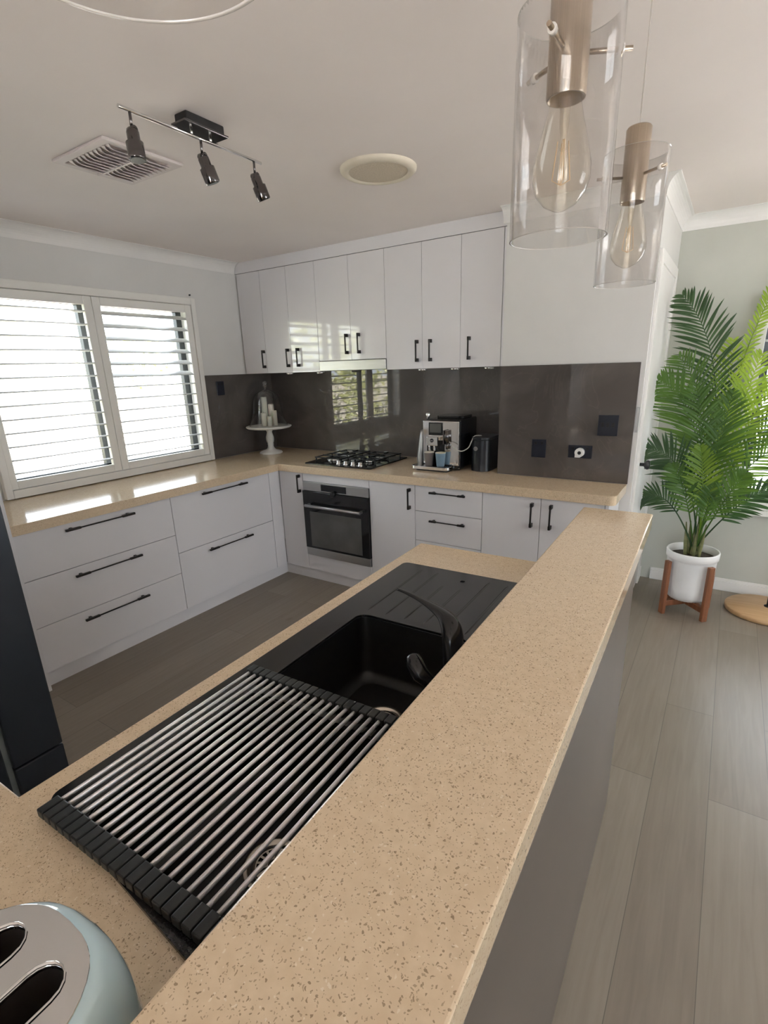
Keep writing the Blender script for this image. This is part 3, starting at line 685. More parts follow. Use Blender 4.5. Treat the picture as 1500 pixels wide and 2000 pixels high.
def cup(x, m_, label, yy):
    z = ZT + .034
    t = thing('coffee_cup', label, 'cup', (x, yy, z))
    obj('cup_body', MB().lathe([(.001, 0), (.023, 0), (.026, .004), (.0345, .088), (.0345, .090), (.033, .090), (.0245, .006), (.001, .006)], (x, yy, z), 32), m_, t)
    obj('cup_rim', MB().lathe([(.0346, .0885), (.0350, .0905), (.0340, .092), (.0325, .0905), (.030, .060)], (x, yy, z), 32), 'cupin', t, label='cream glazed rim')
cup(mx0 + .070, 'cupgrey', 'grey cup standing under the coffee spout', my0 - .036)
cup(mx0 + .155, 'cupblue', 'blue cup standing right of the grey one on the drip tray', my0 - .036)
# milk cooler
kx0, kx1, ky0, ky1 = 2.085, 2.215, -.285, -.055
t = thing('milk_cooler', 'small black milk cooler right of the coffee machine', 'milk cooler', ((kx0 + kx1) / 2, (ky0 + ky1) / 2, ZT))
obj('cooler_body', MB().prism([(kx1, ky0 + .05), (kx1, ky1), (kx0, ky1), (kx0, ky0 + .05)] + [((kx0 + kx1) / 2 - .065 * cos(radians(a)), ky0 + .05 - .05 * sin(radians(a))) for a in range(15, 180, 15)], [], ZT + .001, ZT + .205), 'blackplastic', t, bev=.003)
obj('cooler_lid', MB().prism([(kx1, ky0 + .05), (kx1, ky1), (kx0, ky1), (kx0, ky0 + .05)] + [((kx0 + kx1) / 2 - .065 * cos(radians(a)), ky0 + .05 - .05 * sin(radians(a))) for a in range(15, 180, 15)], [], ZT + .206, ZT + .222), 'blackplastic', t, bev=.004)
obj('emblem', MB().tube([(kx0 + .045, ky0 + .004, ZT + .15), (kx0 + .045, ky0 - .0005, ZT + .15)], .014, 24), 'steel', t)
text('jura', .011, Matrix.Translation((kx0 + .045, ky0 - .001, ZT + .15)) @ FX, 'black', t)
hp = [(mx0 + .208, my0 - .010, ZT + .195), (mx0 + .235, my0 - .03, ZT + .180), (mx0 + .27, my0 - .03, ZT + .150), (mx0 + .30, my0 - .01, ZT + .140), (mx0 + .325, my0 + .03, ZT + .160), (mx0 + .335, my0 + .055, ZT + .2), (kx0 + .025, ky0 + .03, ZT + .228), (kx0 + .06, ky0 + .06, ZT + .228)]
def smooth(pts, n=6):
    P = [Vector(p) for p in pts]; out = []
    for i in range(len(P) - 1):
        a, b_, c, d = P[max(i - 1, 0)], P[i], P[i + 1], P[min(i + 2, len(P) - 1)]
        for k in range(n):
            t_ = k / n
            out.append(.5 * ((2 * b_) + (c - a) * t_ + (2 * a - 5 * b_ + 4 * c - d) * t_ ** 2 + (3 * b_ - a - 3 * c + d) * t_ ** 3))
    out.append(P[-1]); return out
o = root_on_origin(obj('milk_hose', MB().tube(smooth(hp), .0035, 8), 'hose'), (mx0 + .26, my0, ZT + .14))
tag(o, 'thin grey milk hose looping from the coffee machine to the cooler', 'hose')

# ------------------------------------------------------------------ outlets
def outlet_y(label, x0, x1, z0, z1, rock, y=YBL - .010):
    t = thing('power_outlet', label, 'outlet', ((x0 + x1) / 2, y, (z0 + z1) / 2))
    obj('face_plate', MB().box(x0, x1, y - .008, y, z0, z1), 'plate', t, bev=.002)
    for (a, b_, c, d) in rock: obj('switch', MB().box(a, b_, y - .011, y - .008, c, d), 'black', t, bev=.001)
    return t
outlet_y('upright charcoal outlet plate, lowest left on the nook splashback', 2.499, 2.584, 1.022, 1.13, [(2.515, 2.53, 1.10, 1.117), (2.553, 2.568, 1.10, 1.117)])
outlet_y('wide charcoal double outlet holding a white plug', 2.716, 2.849, 1.033, 1.106, [(2.735, 2.75, 1.08, 1.097), (2.815, 2.83, 1.08, 1.097)])
outlet_y('square charcoal switch plate, highest on the nook splashback', 2.868, 2.973, 1.167, 1.281, [(2.885, 2.90, 1.215, 1.24), (2.912, 2.927, 1.215, 1.24), (2.94, 2.955, 1.215, 1.24)])
t = thing('plug_adapter', 'white round plug pushed into the double outlet', 'plug', (2.785, YBL - .02, 1.065))
obj('plug_body', MB().tube([(2.785, YBL - .018, 1.068), (2.785, YBL - .045, 1.068), (2.785, YBL - .05, 1.068)], [.026, .026, .022], 24).box(2.762, 2.79, YBL - .047, YBL - .018, 1.040, 1.070), 'white', t)
obj('socket_face', MB().tube([(2.787, YBL - .050, 1.068), (2.787, YBL - .052, 1.068)], .010, 16), 'black', t)
t = thing('power_outlet', 'charcoal outlet on the window-side splashback near the shutter', 'outlet', (.008, -.52, 1.455))
obj('face_plate', MB().box(.008, .015, -.558, -.482, 1.40, 1.508), 'plate', t, bev=.002)
obj('switch', MB().box(.015, .018, -.545, -.53, 1.48, 1.495), 'black', t); obj('switch', MB().box(.015, .018, -.51, -.495, 1.48, 1.495), 'black', t)

# ------------------------------------------------------------------ ceiling fixtures
RX, RZ = 1.812, 2.345
t = thing('track_spotlight', 'black chrome three-spot ceiling bar light over the aisle', 'spotlight bar', (RX, -1.98, CEIL))
mt = obj('ceiling_mount', MB().box(RX - .03, RX + .03, -2.06, -1.90, 2.372, CEIL), 'black', t, bev=.004)
obj('mount_plate', MB().box(RX - .036, RX + .036, -2.072, -1.888, 2.366, 2.372), 'chromedark', mt, bev=.001)
obj('rail', MB().tube([(RX, -2.285, RZ), (RX, -1.70, RZ)], .0055, 12).tube([(RX, -2.02, RZ), (RX, -2.02, 2.368)], .004, 8).tube([(RX, -1.94, RZ), (RX, -1.94, 2.368)], .004, 8), 'chrome', t)
for yy, dr_ in ((-2.248, (.10, -.02, -1)), (-1.985, (.10, .36, -1)), (-1.738, (.10, .42, -1))):
    d = Vector(dr_).normalized(); p = Vector((RX, yy, RZ - .052))
    h = obj('spot_head', MB().tube([p - d * .004, p + d * .006, p + d * .03, p + d * .034, p + d * .078, p + d * .082], [.014, .019, .019, .026, .026, .0245], 24), 'chromedark', t)
    obj('lamp_face', MB().tube([p + d * .0815, p + d * .083], .021, 20), 'screen', h)
    obj('swivel', MB().tube([(RX, yy, RZ), (RX, yy, RZ - .045)], .0045, 10).tube([p + Vector((-.014, 0, 0)), p + Vector((.014, 0, 0))], .011, 16), 'chromedark', h)
# square vent
vx0, vx1, vy0, vy1 = 1.085, 1.45, -2.12, -1.775
t = thing('ceiling_vent', 'square white louvred vent in the ceiling beside the spotlight bar', 'vent', ((vx0 + vx1) / 2, (vy0 + vy1) / 2, CEIL))
fr_ = MB()
o0 = rrect(vx0, vx1, vy0, vy1, .004, 1); i0 = rrect(vx0 + .035, vx1 - .035, vy0 + .035, vy1 - .035, .002, 1)
fr_.prism(o0, [i0], 2.388, CEIL)
obj('vent_frame', fr_, 'ventm', t, bev=.006)
b = MB(); n = 10
for k in range(n):
    xx = vx0 + .04 + (vx1 - vx0 - .08) * (k + .5) / n
    for (a, c) in ((vy0 + .036, (vy0 + vy1) / 2 - .006), ((vy0 + vy1) / 2 + .006, vy1 - .036)):
        rings = []
        for j in range(9):
            q = j / 8; bend = (max(0, .25 - q) / .25) ** 2 * .02
            y = a + (c - a) * q
            rings.append([(xx - .020 + bend, y, 2.394), (xx + .012 + bend, y, 2.378 + bend * .4), (xx + .014 + bend, y, 2.380 + bend * .4), (xx - .018 + bend, y, 2.397)])
        b.loft(rings, smooth=False)
b.box(vx0 + .03, vx1 - .03, (vy0 + vy1) / 2 - .005, (vy0 + vy1) / 2 + .005, 2.378, 2.398)
obj('vent_louvres', b, 'ventm', t)
# round extractor grille
t = thing('ceiling_speaker', 'round cream ceiling grille between the spotlight bar and wall cabinets', 'ceiling grille', (2.045, -1.22, CEIL))
obj('rim', MB().lathe([(.168, 0), (.166, -.010), (.155, -.018), (.135, -.020), (.128, -.014)], (2.045, -1.22, CEIL), 56), 'cream', t)
obj('grille', MB().lathe([(.1285, -.0145), (.08, -.019), (.001, -.020)], (2.045, -1.22, CEIL), 48), 'mesh', t)

# ------------------------------------------------------------------ pendants
def pendant(x, y, zb, label, a0):
    t = thing('pendant_light', label, 'pendant light', (x, y, CEIL), 0, 'glass cylinder pendants above the bar')
    c = (x, y, 0)
    R_ = .055; th = .0022
    obj('glass_shade', MB().lathe([(R_, zb), (R_, zb + .215), (R_ - th, zb + .215), (R_ - th, zb), (R_, zb)], c, 64), 'shade', t)
    for zz in (zb, zb + .215):
        obj('rim_glint', MB().lathe([(R_ + .0001, zz), (R_ - th / 2, zz + .0005), (R_ - th - .0001, zz), (R_ - th / 2, zz - .0005), (R_ + .0001, zz)], c, 64), 'palerim', t)  # painted highlight ring along each shade edge
    ho = MB().lathe([(.0205, zb + .137), (.0212, zb + .140), (.0212, zb + .252), (.019, zb + .255), (.001, zb + .255)], c, 36)
    ho.lathe([(.0205, zb + .137), (.0185, zb + .137), (.0185, zb + .16), (.001, zb + .16)], c, 36)
    h = obj('lamp_holder', ho, 'nickel', t)
    for k in range(3):
        a = a0 + k * 2 * pi / 3
        obj('washer', MB().tube([(x + (R_ - .004) * cos(a), y + (R_ - .004) * sin(a), zb + .178), (x + (R_ + .002) * cos(a), y + (R_ + .002) * sin(a), zb + .178)], .0048, 14), 'palerim', h)
        obj('spoke', MB().tube([(x + .02 * cos(a), y + .02 * sin(a), zb + .178), (x + .066 * cos(a), y + .066 * sin(a), zb + .178)], .0026, 12), 'nickel', h)
    prof = [(.001, zb + .028), (.006, zb + .029), (.018, zb + .035), (.0275, zb + .046), (.032, zb + .060), (.0315, zb + .074), (.027, zb + .095), (.0205, zb + .118), (.0165, zb + .135), (.0150, zb + .150)]
    bl = obj('bulb', MB().lathe(prof, c, 40), 'bulbglass', t)
    obj('glass_stem', MB().lathe([(.001, zb + .088), (.004, zb + .09), (.003, zb + .10), (.005, zb + .112), (.006, zb + .14)], c, 16), 'bulbglass', bl)
    f = MB()
    for k in range(4):
        a = k * pi / 2 + .5
        f.tube([(x + .010 * cos(a), y + .010 * sin(a), zb + .060), (x + .006 * cos(a), y + .006 * sin(a), zb + .098)], .0006, 6)
    f.tube([(x, y, zb + .055), (x, y, zb + .1)], .0006, 6)
    for k in range(4):
        a = k * pi / 2 + .5
        f.tube([(x, y, zb + .055), (x + .010 * cos(a), y + .010 * sin(a), zb + .060)], .0005, 5)
    obj('filament', f, 'filament', bl)
    obj('cord', MB().tube([(x, y, zb + .25), (x, y, CEIL - .004)], .0012, 8), 'cord', t)
    obj('ceiling_rose', MB().lathe([(.001, 2.378), (.028, 2.378), (.030, 2.382), (.030, 2.3995)], c, 28), 'nickel', t)
    return t
pendant(3.271, -2.73, 1.71, 'large-looking glass pendant at top centre with its whole bulb in view', radians(-92))
pendant(3.267, -2.25, 1.71, 'farther, smaller-looking glass pendant near the palm', radians(-33))
pendant(3.285, -3.285, 1.71, 'nearest glass pendant, only its rim showing at the top left', radians(40))

# ------------------------------------------------------------------ island (turned slightly)
IA = .0264; BX0, BY0 = 3.1179, -1.6982
XI = Matrix.Translation((BX0, BY0, 0)) @ Matrix.Rotation(IA, 4, 'Z')
def iw(x, y, z): return XI @ Vector((x, y, z))
def ithing(name, label, cat, loc, group=None): return thing(name, label, cat, iw(*loc), IA, group)
ZB = 1.1168; BT = .048
SX0, SX1, SY0, SY1 = -.547, -.045, -1.487, -.230
# lower benchtop with sink cut-out and a return to the left
outb = [(-.602, 0), (.03, 0), (.03, -2.4), (-1.05, -2.4), (-1.05, -1.469), (-.602, -1.469)]
def skew(L): return [(x, y - .11 * (x + .21) if y < -1.4 else y) for x, y in L]
hole = skew(rrect(SX0 + .012, SX1 - .012, SY0 + .012, SY1 - .012, .02))
bt = ithing('island_benchtop', 'beige speckled lower island benchtop around the black sink', 'benchtop', (-.3, -1.2, ZT - TW))
obj('slab', MB().prism(outb, [hole], ZT - TW, ZT), 'quartz', bt, bev=.003, X=XI)
ba = bw = ithing('breakfast_bar', 'raised beige speckled breakfast bar on a dark grey panelled base', 'breakfast bar', (.1, -1.2, 0))
obj('bar_top', MB().prism([(0, 0), (.203, 0), (.203, -2.6), (0, -2.6)], [], ZB - BT, ZB), 'quartz', ba, bev=.003, X=XI)
obj('wall_core', MB().box(.031, .155, -2.55, -.012, 0, ZB - BT - .001), 'barpanel', bw, X=XI)
obj('front_panel', MB().box(.156, .175, -2.55, -.01, 0, ZB - BT - .001), 'barpanel', bw, X=XI, bev=.001)
ic = ithing('island_cabinet', 'white island cabinets under the sink bench', 'cabinet', (-.3, -.8, 0))
obj('front_panel', MB().box(-.58, -.562, -1.45, -.02, .09, ZC), 'cab_low', ic, X=XI)
obj('end_panel', MB().box(-.58, .03, -.02, -.002, 0, ZC), 'cab_low', ic, X=XI)
obj('return_panel', MB().box(-1.04, -.58, -1.51, -1.492, .0, ZC), 'cab_low', ic, X=XI)
obj('plinth', MB().box(-.54, -.525, -1.45, -.021, 0, .09), 'cab_low', ic, X=XI)

# sink
sk = ithing('sink', 'black double-bowl sink with drainer set in the island bench', 'sink', (-.3, -.85, ZT))
B1 = (-.462, -.125, -1.015, -.640); B2 = (-.462, -.125, -1.440, -1.060)
h1 = rrect(B1[0], B1[1], B1[2], B1[3], .03); h2 = rrect(B2[0], B2[1], B2[2], B2[3], .03)
th = rrect(-.302, -.288, -.308, -.294, .004, 2)
obj('sink_deck', MB().prism(skew(rrect(SX0, SX1, SY0, SY1, .02)), [h1, h2, th], ZT + .0005, ZT + .008), 'sink', sk, X=XI, bev=.002)
for (bx0_, bx1_, by0_, by1_) in (B1, B2):
    rg = []
    for dz, ins, r in ((.0005, 0, .03), (-.01, .001, .03), (-.16, .010, .035), (-.178, .018, .04), (-.184, .035, .04)):
        rg.append([(x, y, ZT + dz) for x, y in rrect(bx0_ + ins, bx1_ - ins, by0_ + ins, by1_ - ins, r, 6)])
    rg = [list(reversed(r)) for r in rg]
    q = MB().loft(rg, cap0=False, cap1=True)
    bo = obj('bowl', q, 'bowl', sk, X=XI)
    dcx, dcy = (-.297, -.805) if by1_ > -.8 else (-.258, -1.243)
    z = ZT - .183
    dn = obj('drain', MB().lathe([(.056, .0), (.057, .003), (.053, .0045), (.044, .004), (.041, -.001)], (dcx, dcy, z), 48), 'drain', sk, X=XI)
    obj('drain_well', MB().lathe([(.041, .0005), (.001, .0008)], (dcx, dcy, z), 32), 'blackgloss', dn, X=XI)
    f = MB().lathe([(.001, .009), (.006, .008), (.008, .003)], (dcx, dcy, z), 16)
    for k in range(14):
        a = 2 * pi * k / 14; c_, s_ = cos(a), sin(a)
        f.box(.009, .031, -.0022, .0022, .002, .004, Matrix.Translation((dcx, dcy, z)) @ Matrix.Rotation(a, 4, 'Z'))
    f.lathe([(.030, .004), (.034, .005), (.036, .002)], (dcx, dcy, z), 36)
    obj('strainer', f, 'drain', dn, X=XI)
g = MB()
for i, gx in enumerate((-.455, -.395, -.335, -.275, -.215, -.155, -.095)):
    y1 = -.27 if i not in (2, 3) else -.36
    rings = []
    for y, hh in ((-.615, .0001), (-.60, .0014), (y1 - .02, .0014), (y1, .0001)):
        rings.append([(gx - .0045, y, ZT + .0078), (gx - .0015, y, ZT + .0079 + hh), (gx + .0015, y, ZT + .0079 + hh), (gx + .0045, y, ZT + .0078)])
    g.loft(rings, closed=False, cap0=False, cap1=False)
obj('drainer_ribs', g, 'sink', sk, X=XI)
# tap
tp = ithing('mixer_tap', 'black curved mixer tap standing behind the sink bowl', 'tap', (-.085, -.85, ZT))
b = MB().lathe([(.026, .008), (.026, .014), (.020, .018)], (-.085, -.85, ZT), 28)
obj('tap_base', b, 'black', tp, X=XI)
rings = []
K = [(-.085, -.850, .915, .021, .021), (-.085, -.848, .96, .021, .021), (-.087, -.842, 1.0, .021, .022), (-.093, -.832, 1.030, .020, .024), (-.108, -.816, 1.048, .016, .022), (-.135, -.798, 1.056, .010, .017), (-.19, -.770, 1.058, .005, .010), (-.245, -.744, 1.056, .0035, .007), (-.286, -.728, 1.053, .003, .0045)]
Kp = [Vector(k[:3]) for k in K]
for i, k in enumerate(K):
    d = (Kp[min(i + 1, len(K) - 1)] - Kp[max(i - 1, 0)]).normalized()
    sdv = Vector((.42, .91, 0)); sdv = (sdv - d * sdv.dot(d)).normalized(); nv = d.cross(sdv).normalized()
    rings.append([Kp[i] + sdv * k[4] * cos(2 * pi * j / 20) - nv * k[3] * sin(2 * pi * j / 20) for j in range(20)])
# densify
R2 = []
for i in range(len(rings) - 1):
    for q in range(4):
        R2.append([smooth([rings[max(i - 1, 0)][j], rings[i][j], rings[i + 1][j], rings[min(i + 2, len(rings) - 1)][j]], 4)[4 + q] for j in range(20)])
R2.append(rings[-1])
obj('spout', MB().loft(R2), 'tapblack', tp, X=XI)
b = MB().tube([(-.095, -.868, .925), (-.118, -.885, .935), (-.140, -.888, .950), (-.158, -.880, .968), (-.166, -.874, .980), (-.168, -.872, .983)], [.010, .014, .019, .019, .014, .006], 20)
obj('lever', b, 'tapblack', tp, X=XI)
# roll-up drying mat
mt = ithing('drying_rack', 'roll-up steel rod drying rack lying across the near sink bowl', 'drying rack', (-.3, -1.23, ZT + .008))
NR = 22; x0m = -.508; dx = .0194
MY0, MY1 = -1.478, -1.002
for k in range(NR):
    x = x0m + k * dx
    obj('rod', MB().tube([(x, MY0 + .02, ZT + .018), (x, MY1 - .02, ZT + .018)], .0038, 12), 'rod', mt, X=XI)
for (ya, yb) in ((MY0, MY0 + .034), (MY1 - .026, MY1)):
    b = MB()
    for k in range(NR):
        x = x0m + k * dx
        b.box(x - .0087, x + .0087, ya, yb, ZT + .0088, ZT + .0245)
        b.box(x + .0075, x + dx - .0075, ya + .004, yb - .004, ZT + .0095, ZT + .0215)
    obj('end_strip', b, 'silicone', mt, X=XI, bev=.0022)

# toaster
TX, TY0 = -.128, -1.570
ty = TY0 - .150
ts = ithing('toaster', 'pale aqua rounded two-slot toaster with a chrome top', 'toaster', (TX, ty, ZT))
rg = []
for z, rx, ry in ((.006, .100, .142), (.012, .107, .148), (.06, .112, .1515), (.11, .112, .151), (.15, .109, .1485), (.175, .1035, .143), (.190, .0965, .135), (.197, .091, .128), (.1985, .088, .124)):
    rg.append([(x, y, ZT + z) for x, y in sup(TX, ty, rx, ry, 2.7)])
obj('body_shell', MB().loft(rg, cap0=True, cap1=False), 'aqua', ts, X=XI)
def stad(cx, cy, w_, L, n=8):
    out = []
    for i in range(n + 1):
        a = pi * i / n; out.append((cx + w_ * cos(a), cy + L - w_ + w_ * sin(a)))
    for i in range(n + 1):
        a = pi + pi * i / n; out.append((cx + w_ * cos(a), cy - L + w_ + w_ * sin(a)))
    return out
sl = [stad(TX - .032, ty + .004, .0185, .096), stad(TX + .032, ty + .004, .0185, .096)]
obj('top_plate', MB().prism(sup(TX, ty, .0885, .1245, 2.7), sl, ZT + .1985, ZT + .2015), 'chrome', ts, X=XI, bev=.0008)
for s_ in (-1, 1):
    st = stad(TX + .032 * s_, ty + .004, .0185, .096)
    w1 = MB().loft([[(x, y, ZT + .2025) for x, y in reversed(stad(TX + .032 * s_, ty + .004, .0198, .0973))], [(x, y, ZT + .2035) for x, y in reversed(st)], [(x, y, ZT + .195) for x, y in reversed(st)]], cap0=False, cap1=False)
    rmn = obj('slot_rim', w1, 'chrome', ts, X=XI)
    w2 = MB().loft([[(x, y, ZT + .195) for x, y in reversed(st)], [(x, y, ZT + .08) for x, y in reversed(st)]], cap0=False, cap1=True)
    obj('slot_well', w2, 'slotdark', rmn, X=XI)
    w3 = MB()
    for q in (-1, 1): w3.tube([(TX + .032 * s_ + q * .009, ty - .08, ZT + .165), (TX + .032 * s_ + q * .009, ty + .088, ZT + .165)], .0011, 6)
    obj('guide_wires', w3, 'drain', rmn, X=XI)

# ------------------------------------------------------------------ fridge
fx0, fx1, fy0, fy1 = 1.36, 2.05, -3.62, -2.924
t = thing('fridge', 'tall dark steel fridge at the left edge of the picture', 'fridge', ((fx0 + fx1) / 2, (fy0 + fy1) / 2, 0))
obj('fridge_body', MB().box(fx0, fx1 - .004, fy0, fy1 - .135, .02, 1.78), 'fridge', t, bev=.004)
obj('gasket', MB().box(fx0 + .01, fx1 - .012, fy1 - .135, fy1 - .122, .06, 1.76), 'gasket', t)
obj('door_panel', MB().box(fx0, fx1, fy1 - .122, fy1, .608, 1.785), 'fridge', t, bev=.004)
obj('freezer_panel', MB().box(fx0, fx1, fy1 - .122, fy1, .05, .604), 'fridge', t, bev=.004)
obj('foot', MB().box(fx0 + .03, fx1 - .03, fy0 + .05, fy1 - .16, 0, .02), 'black', t)

# ------------------------------------------------------------------ potted palm
PX, PY = 3.41, .19
t = thing('potted_palm', 'tall artificial palm in a ribbed white pot beside the far wall', 'plant', (PX, PY, 0.12))
n = 72
def ribring(r, z, amp):
    return [(PX + (r + amp * (1 if (j % 2) else 0)) * cos(2 * pi * j / n), PY + (r + amp * (1 if (j % 2) else 0)) * sin(2 * pi * j / n), z) for j in range(n)]
rg = [ribring(.06, .095, 0), ribring(.105, .10, -.003), ribring(.125, .125, -.008), ribring(.132, .17, -.008), ribring(.137, .355, -.008), ribring(.139, .370, -.001), ribring(.145, .374, 0), ribring(.147, .415, 0), ribring(.144, .420, 0), ribring(.136, .418, 0), ribring(.134, .37, 0)]
pot = obj('pot', MB().loft(rg, cap0=True, cap1=False), 'potw', t)
obj('soil', MB().lathe([(.1345, .372), (.07, .385), (.001, .39)], (PX, PY, 0), 32), 'soil', t)
tk = MB()
for k in range(9):
    a = k * .7; r = .010 + .016 * (k % 3)
    tk.tube(smooth([(PX + r * cos(a), PY + r * sin(a), .38), (PX + r * 1.2 * cos(a), PY + r * 1.2 * sin(a), .47), (PX + r * 1.5 * cos(a), PY + r * 1.5 * sin(a), .60)], 4), [.011] * 5 + [.009, .007, .005, .003], 8)
obj('trunk', tk, 'trunk', t)
rnd = random.Random(3)
def frond(tip, ctrl, m_, wid=.20, n=26, start=.25, droop=.15, face=(0, -1, .25), base=None):
    b0 = Vector(base) if base else Vector((PX + rnd.uniform(-.02, .02), PY + rnd.uniform(-.02, .02), .42))
    c = Vector(ctrl); e = Vector(tip)
    P = [b0 * (1 - q) ** 2 + c * 2 * q * (1 - q) + e * q * q for q in [i / 24 for i in range(25)]]
    b = MB().tube(P, [.0055 - .0045 * i / 24 for i in range(25)], 6)
    fn = Vector(face).normalized()
    def pt(q):
        x = q * 24; i = min(int(x), 23); return P[i].lerp(P[i + 1], x - i), (P[i + 1] - P[i]).normalized()
    for k in range(n):
        q = start + (1 - start) * (k + .5) / n
        for sd_ in (-1, 1):
            p, d = pt(min(q + (0 if sd_ > 0 else .3 / n), .995))
            side = d.cross(fn).normalized() * sd_
            prof = max(.12, sin(pi * min(1, ((q - start) / (1 - start)) * .80 + .17)) ** .8)
            L = wid * prof * rnd.uniform(.88, 1.1)
            ang = radians(32 + 22 * q + rnd.uniform(-5, 5))
            dirv = (side * cos(ang) + d * sin(ang) + fn * rnd.uniform(-.12, .22)).normalized()
            w_ = .0068 * rnd.uniform(.85, 1.15)
            pts = []
            for s_ in range(6):
                u = s_ / 5
                pts.append(p + dirv * L * u + Vector((0, 0, -1)) * L * droop * u * u)
            for pp in pts:
                if pp.y > -.30: pp.x = max(pp.x, XB2 + .022)
                pp.y = min(pp.y, YF - .06)
            wn = (pts[-1] - pts[0]).normalized().cross(fn)
            wn.normalize(); up = fn
            vs = []; fs = []
            for s_, pp in enumerate(pts):
                ww = w_ * (sin(pi * min(1, .12 + s_ / 5 * .88)) ** .6) if s_ < 5 else .0004
                vs += [pp - wn * ww - up * .002, pp + up * .001, pp + wn * ww - up * .002]
            for s_ in range(5):
                a = s_ * 3; fs += [(a, a + 1, a + 4, a + 3), (a + 1, a + 2, a + 5, a + 4)]
            b.add(vs, fs, True)
    return obj('frond', b, m_, t)
FR = [((3.155, .27, 1.92), (3.52, .22, 1.55), 'leafshaded', .23, 30, .42),
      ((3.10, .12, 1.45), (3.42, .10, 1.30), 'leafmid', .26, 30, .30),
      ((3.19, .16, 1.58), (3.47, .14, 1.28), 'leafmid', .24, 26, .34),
      ((3.44, .30, 1.66), (3.50, .22, 1.2), 'leafbacklit', .19, 22, .38),
      ((3.66, .34, 2.06), (3.44, .26, 1.70), 'leafbacklit', .075, 30, .52),
      ((3.58, .16, 1.58), (3.50, .14, 1.15), 'leafbacklit', .20, 24, .36),
      ((3.74, .18, 1.50), (3.50, .16, 1.20), 'leafbacklit', .19, 24, .36),
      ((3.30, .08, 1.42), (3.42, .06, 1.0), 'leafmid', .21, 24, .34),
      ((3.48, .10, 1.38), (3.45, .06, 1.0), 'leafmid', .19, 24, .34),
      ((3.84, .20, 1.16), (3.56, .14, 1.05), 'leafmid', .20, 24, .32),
      ((3.80, .26, 1.30), (3.52, .20, 1.15), 'leafshaded', .17, 22, .40),
      ((3.10, .10, .74), (3.24, .08, .86), 'leafshaded', .14, 16, .34),
      ((3.74, .16, .86), (3.58, .12, .78), 'leafshaded', .15, 20, .34),
      ((3.37, -.04, 1.10), (3.43, .04, .84), 'leafbacklit', .145, 20, .36),
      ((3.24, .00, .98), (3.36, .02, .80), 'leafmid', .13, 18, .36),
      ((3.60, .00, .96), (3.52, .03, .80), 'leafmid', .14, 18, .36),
      ((3.10, .02, 1.06), (3.36, .04, 1.05), 'leafshaded', .21, 24, .32),
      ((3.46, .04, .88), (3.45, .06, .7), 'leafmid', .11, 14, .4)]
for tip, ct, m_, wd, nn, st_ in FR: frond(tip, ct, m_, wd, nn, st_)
# timber stand
t = thing('plant_stand', 'brown timber four-leg stand under the white pot', 'plant stand', (PX, PY, 0))
SA = radians(45)
ps = []
for k in range(4):
    a = radians(-135) + k * pi / 2 + radians(-2)
    T = Matrix.Translation((PX, PY, 0)) @ Matrix.Rotation(a, 4, 'Z')
    obj('leg', MB().box(.151, .175, -.019, .019, 0, .36, T), 'walnut', t, bev=.004)
for k in range(2):
    a = radians(-135) + k * pi / 2 + radians(-2)
    T = Matrix.Translation((PX, PY, 0)) @ Matrix.Rotation(a, 4, 'Z')
    z0 = .045 if k == 0 else .046
    pr = MB()
    if k == 0: pr.box(-.152, .152, -.015, .015, .052, .090, T)
    else: pr.box(-.152, -.016, -.015, .015, .052, .090, T).box(.016, .152, -.015, .015, .052, .090, T)
    obj('cross_rail', pr, 'walnut', t, bev=.003)

# ------------------------------------------------------------------ floor lamp
t = thing('floor_lamp', 'floor lamp with a round pale timber base by the far wall', 'floor lamp', (3.84, .40, 0))
obj('base', MB().lathe([(.001, 0), (.205, 0), (.212, .004), (.212, .026), (.207, .031), (.001, .031)], (3.84, .40, 0), 64), 'lighttimber', t)
obj('pole', MB().tube([(3.862, .43, .03), (3.862, .43, 1.55)], .010, 14).lathe([(.022, 0), (.022, .006), (.011, .010)], (3.862, .43, .031), 20), 'black', t)
obj('lamp_shade', MB().lathe([(.13, 1.50), (.17, 1.50), (.13, 1.75), (.128, 1.75), (.168, 1.50)], (3.862, .43, 0), 40), 'ceramic', t)

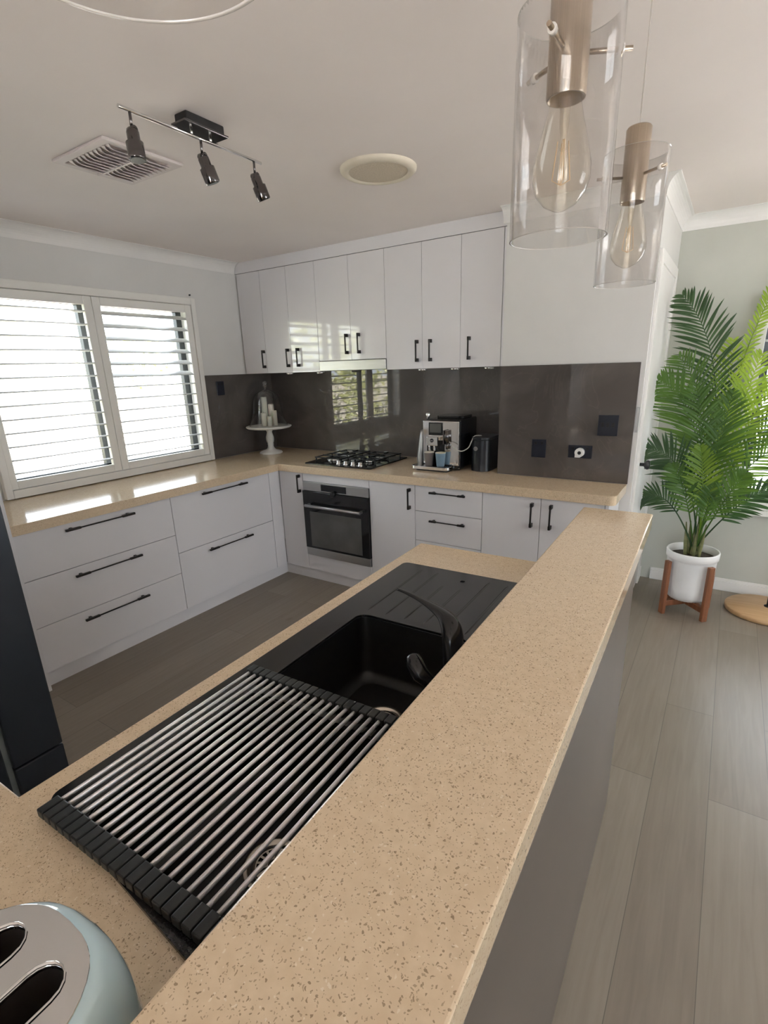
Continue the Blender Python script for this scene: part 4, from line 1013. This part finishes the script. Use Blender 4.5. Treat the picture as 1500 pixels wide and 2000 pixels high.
# ------------------------------------------------------------------ outside
struct('ground', MB().box(-.3, 16, -18, 12, -.3, -.12), 'lawn')
struct('ground_garden', MB().box(-14, -.3, -18, 12, -.3, -.12), 'garden')
t = thing('garden_fence', 'pale panel fence outside the kitchen window', 'fence', (-4.6, -2, -.12))
b = MB()
for k in range(30): b.box(-4.62, -4.60, -14 + k * .9, -13.12 + k * .9, -.12, 1.35)
obj('fence_panels', b, 'fence', t)
obj('fence_rail', MB().box(-4.6, -4.55, -14, 12.9, 1.3, 1.36), 'fence', t)
def bush(name, label, x, y, z, r, h, seed, cat='shrub', m_='hedge', n=1500):
    rd = random.Random(seed); b = MB()
    for k in range(n):
        u = rd.uniform(-1, 1); a = rd.uniform(0, 2 * pi); q = (1 - u * u) ** .5; rr = rd.uniform(.72, 1.03)
        p = Vector((x + r * q * cos(a) * rr, y + r * q * sin(a) * rr, z + h / 2 + h / 2 * u * rr))
        s_ = rd.uniform(.05, .10)
        d1 = Vector((rd.uniform(-1, 1), rd.uniform(-1, 1), rd.uniform(-.6, .6))).normalized(); d2 = d1.cross(Vector((rd.uniform(-1, 1), rd.uniform(-1, 1), 1))).normalized()
        b.add([p - d1 * s_, p + d2 * s_ * .45, p + d1 * s_, p - d2 * s_ * .45], [(0, 1, 2, 3)])
    t = thing(name, label, cat, (x, y, -.12))
    obj('foliage', b, m_, t)
    obj('stem', MB().tube([(x, y, -.12), (x, y, z + h * .5)], .05, 8), 'trunk', t)
for k, (yy, lab) in enumerate(((-3.9, 'yellow-green garden tree outside the window, closest to the fridge side'),
                            (-6.9, 'yellow-green garden tree, second along the fence outside'),
                            (-9.9, 'yellow-green garden tree, third along the fence outside'),
                            (-12.9, 'yellow-green garden tree, farthest along the fence outside'))):
    bush('garden_tree', lab, -3.0 + .05 * k, yy, .0, 1.35, 2.7, k + 1, 'tree', n=1700)
bush('garden_tree', 'yellow-green tree outside beyond the right-hand kitchen shutter', -7.2, 3.4, .2, 1.5, 2.3, 9, 'tree')
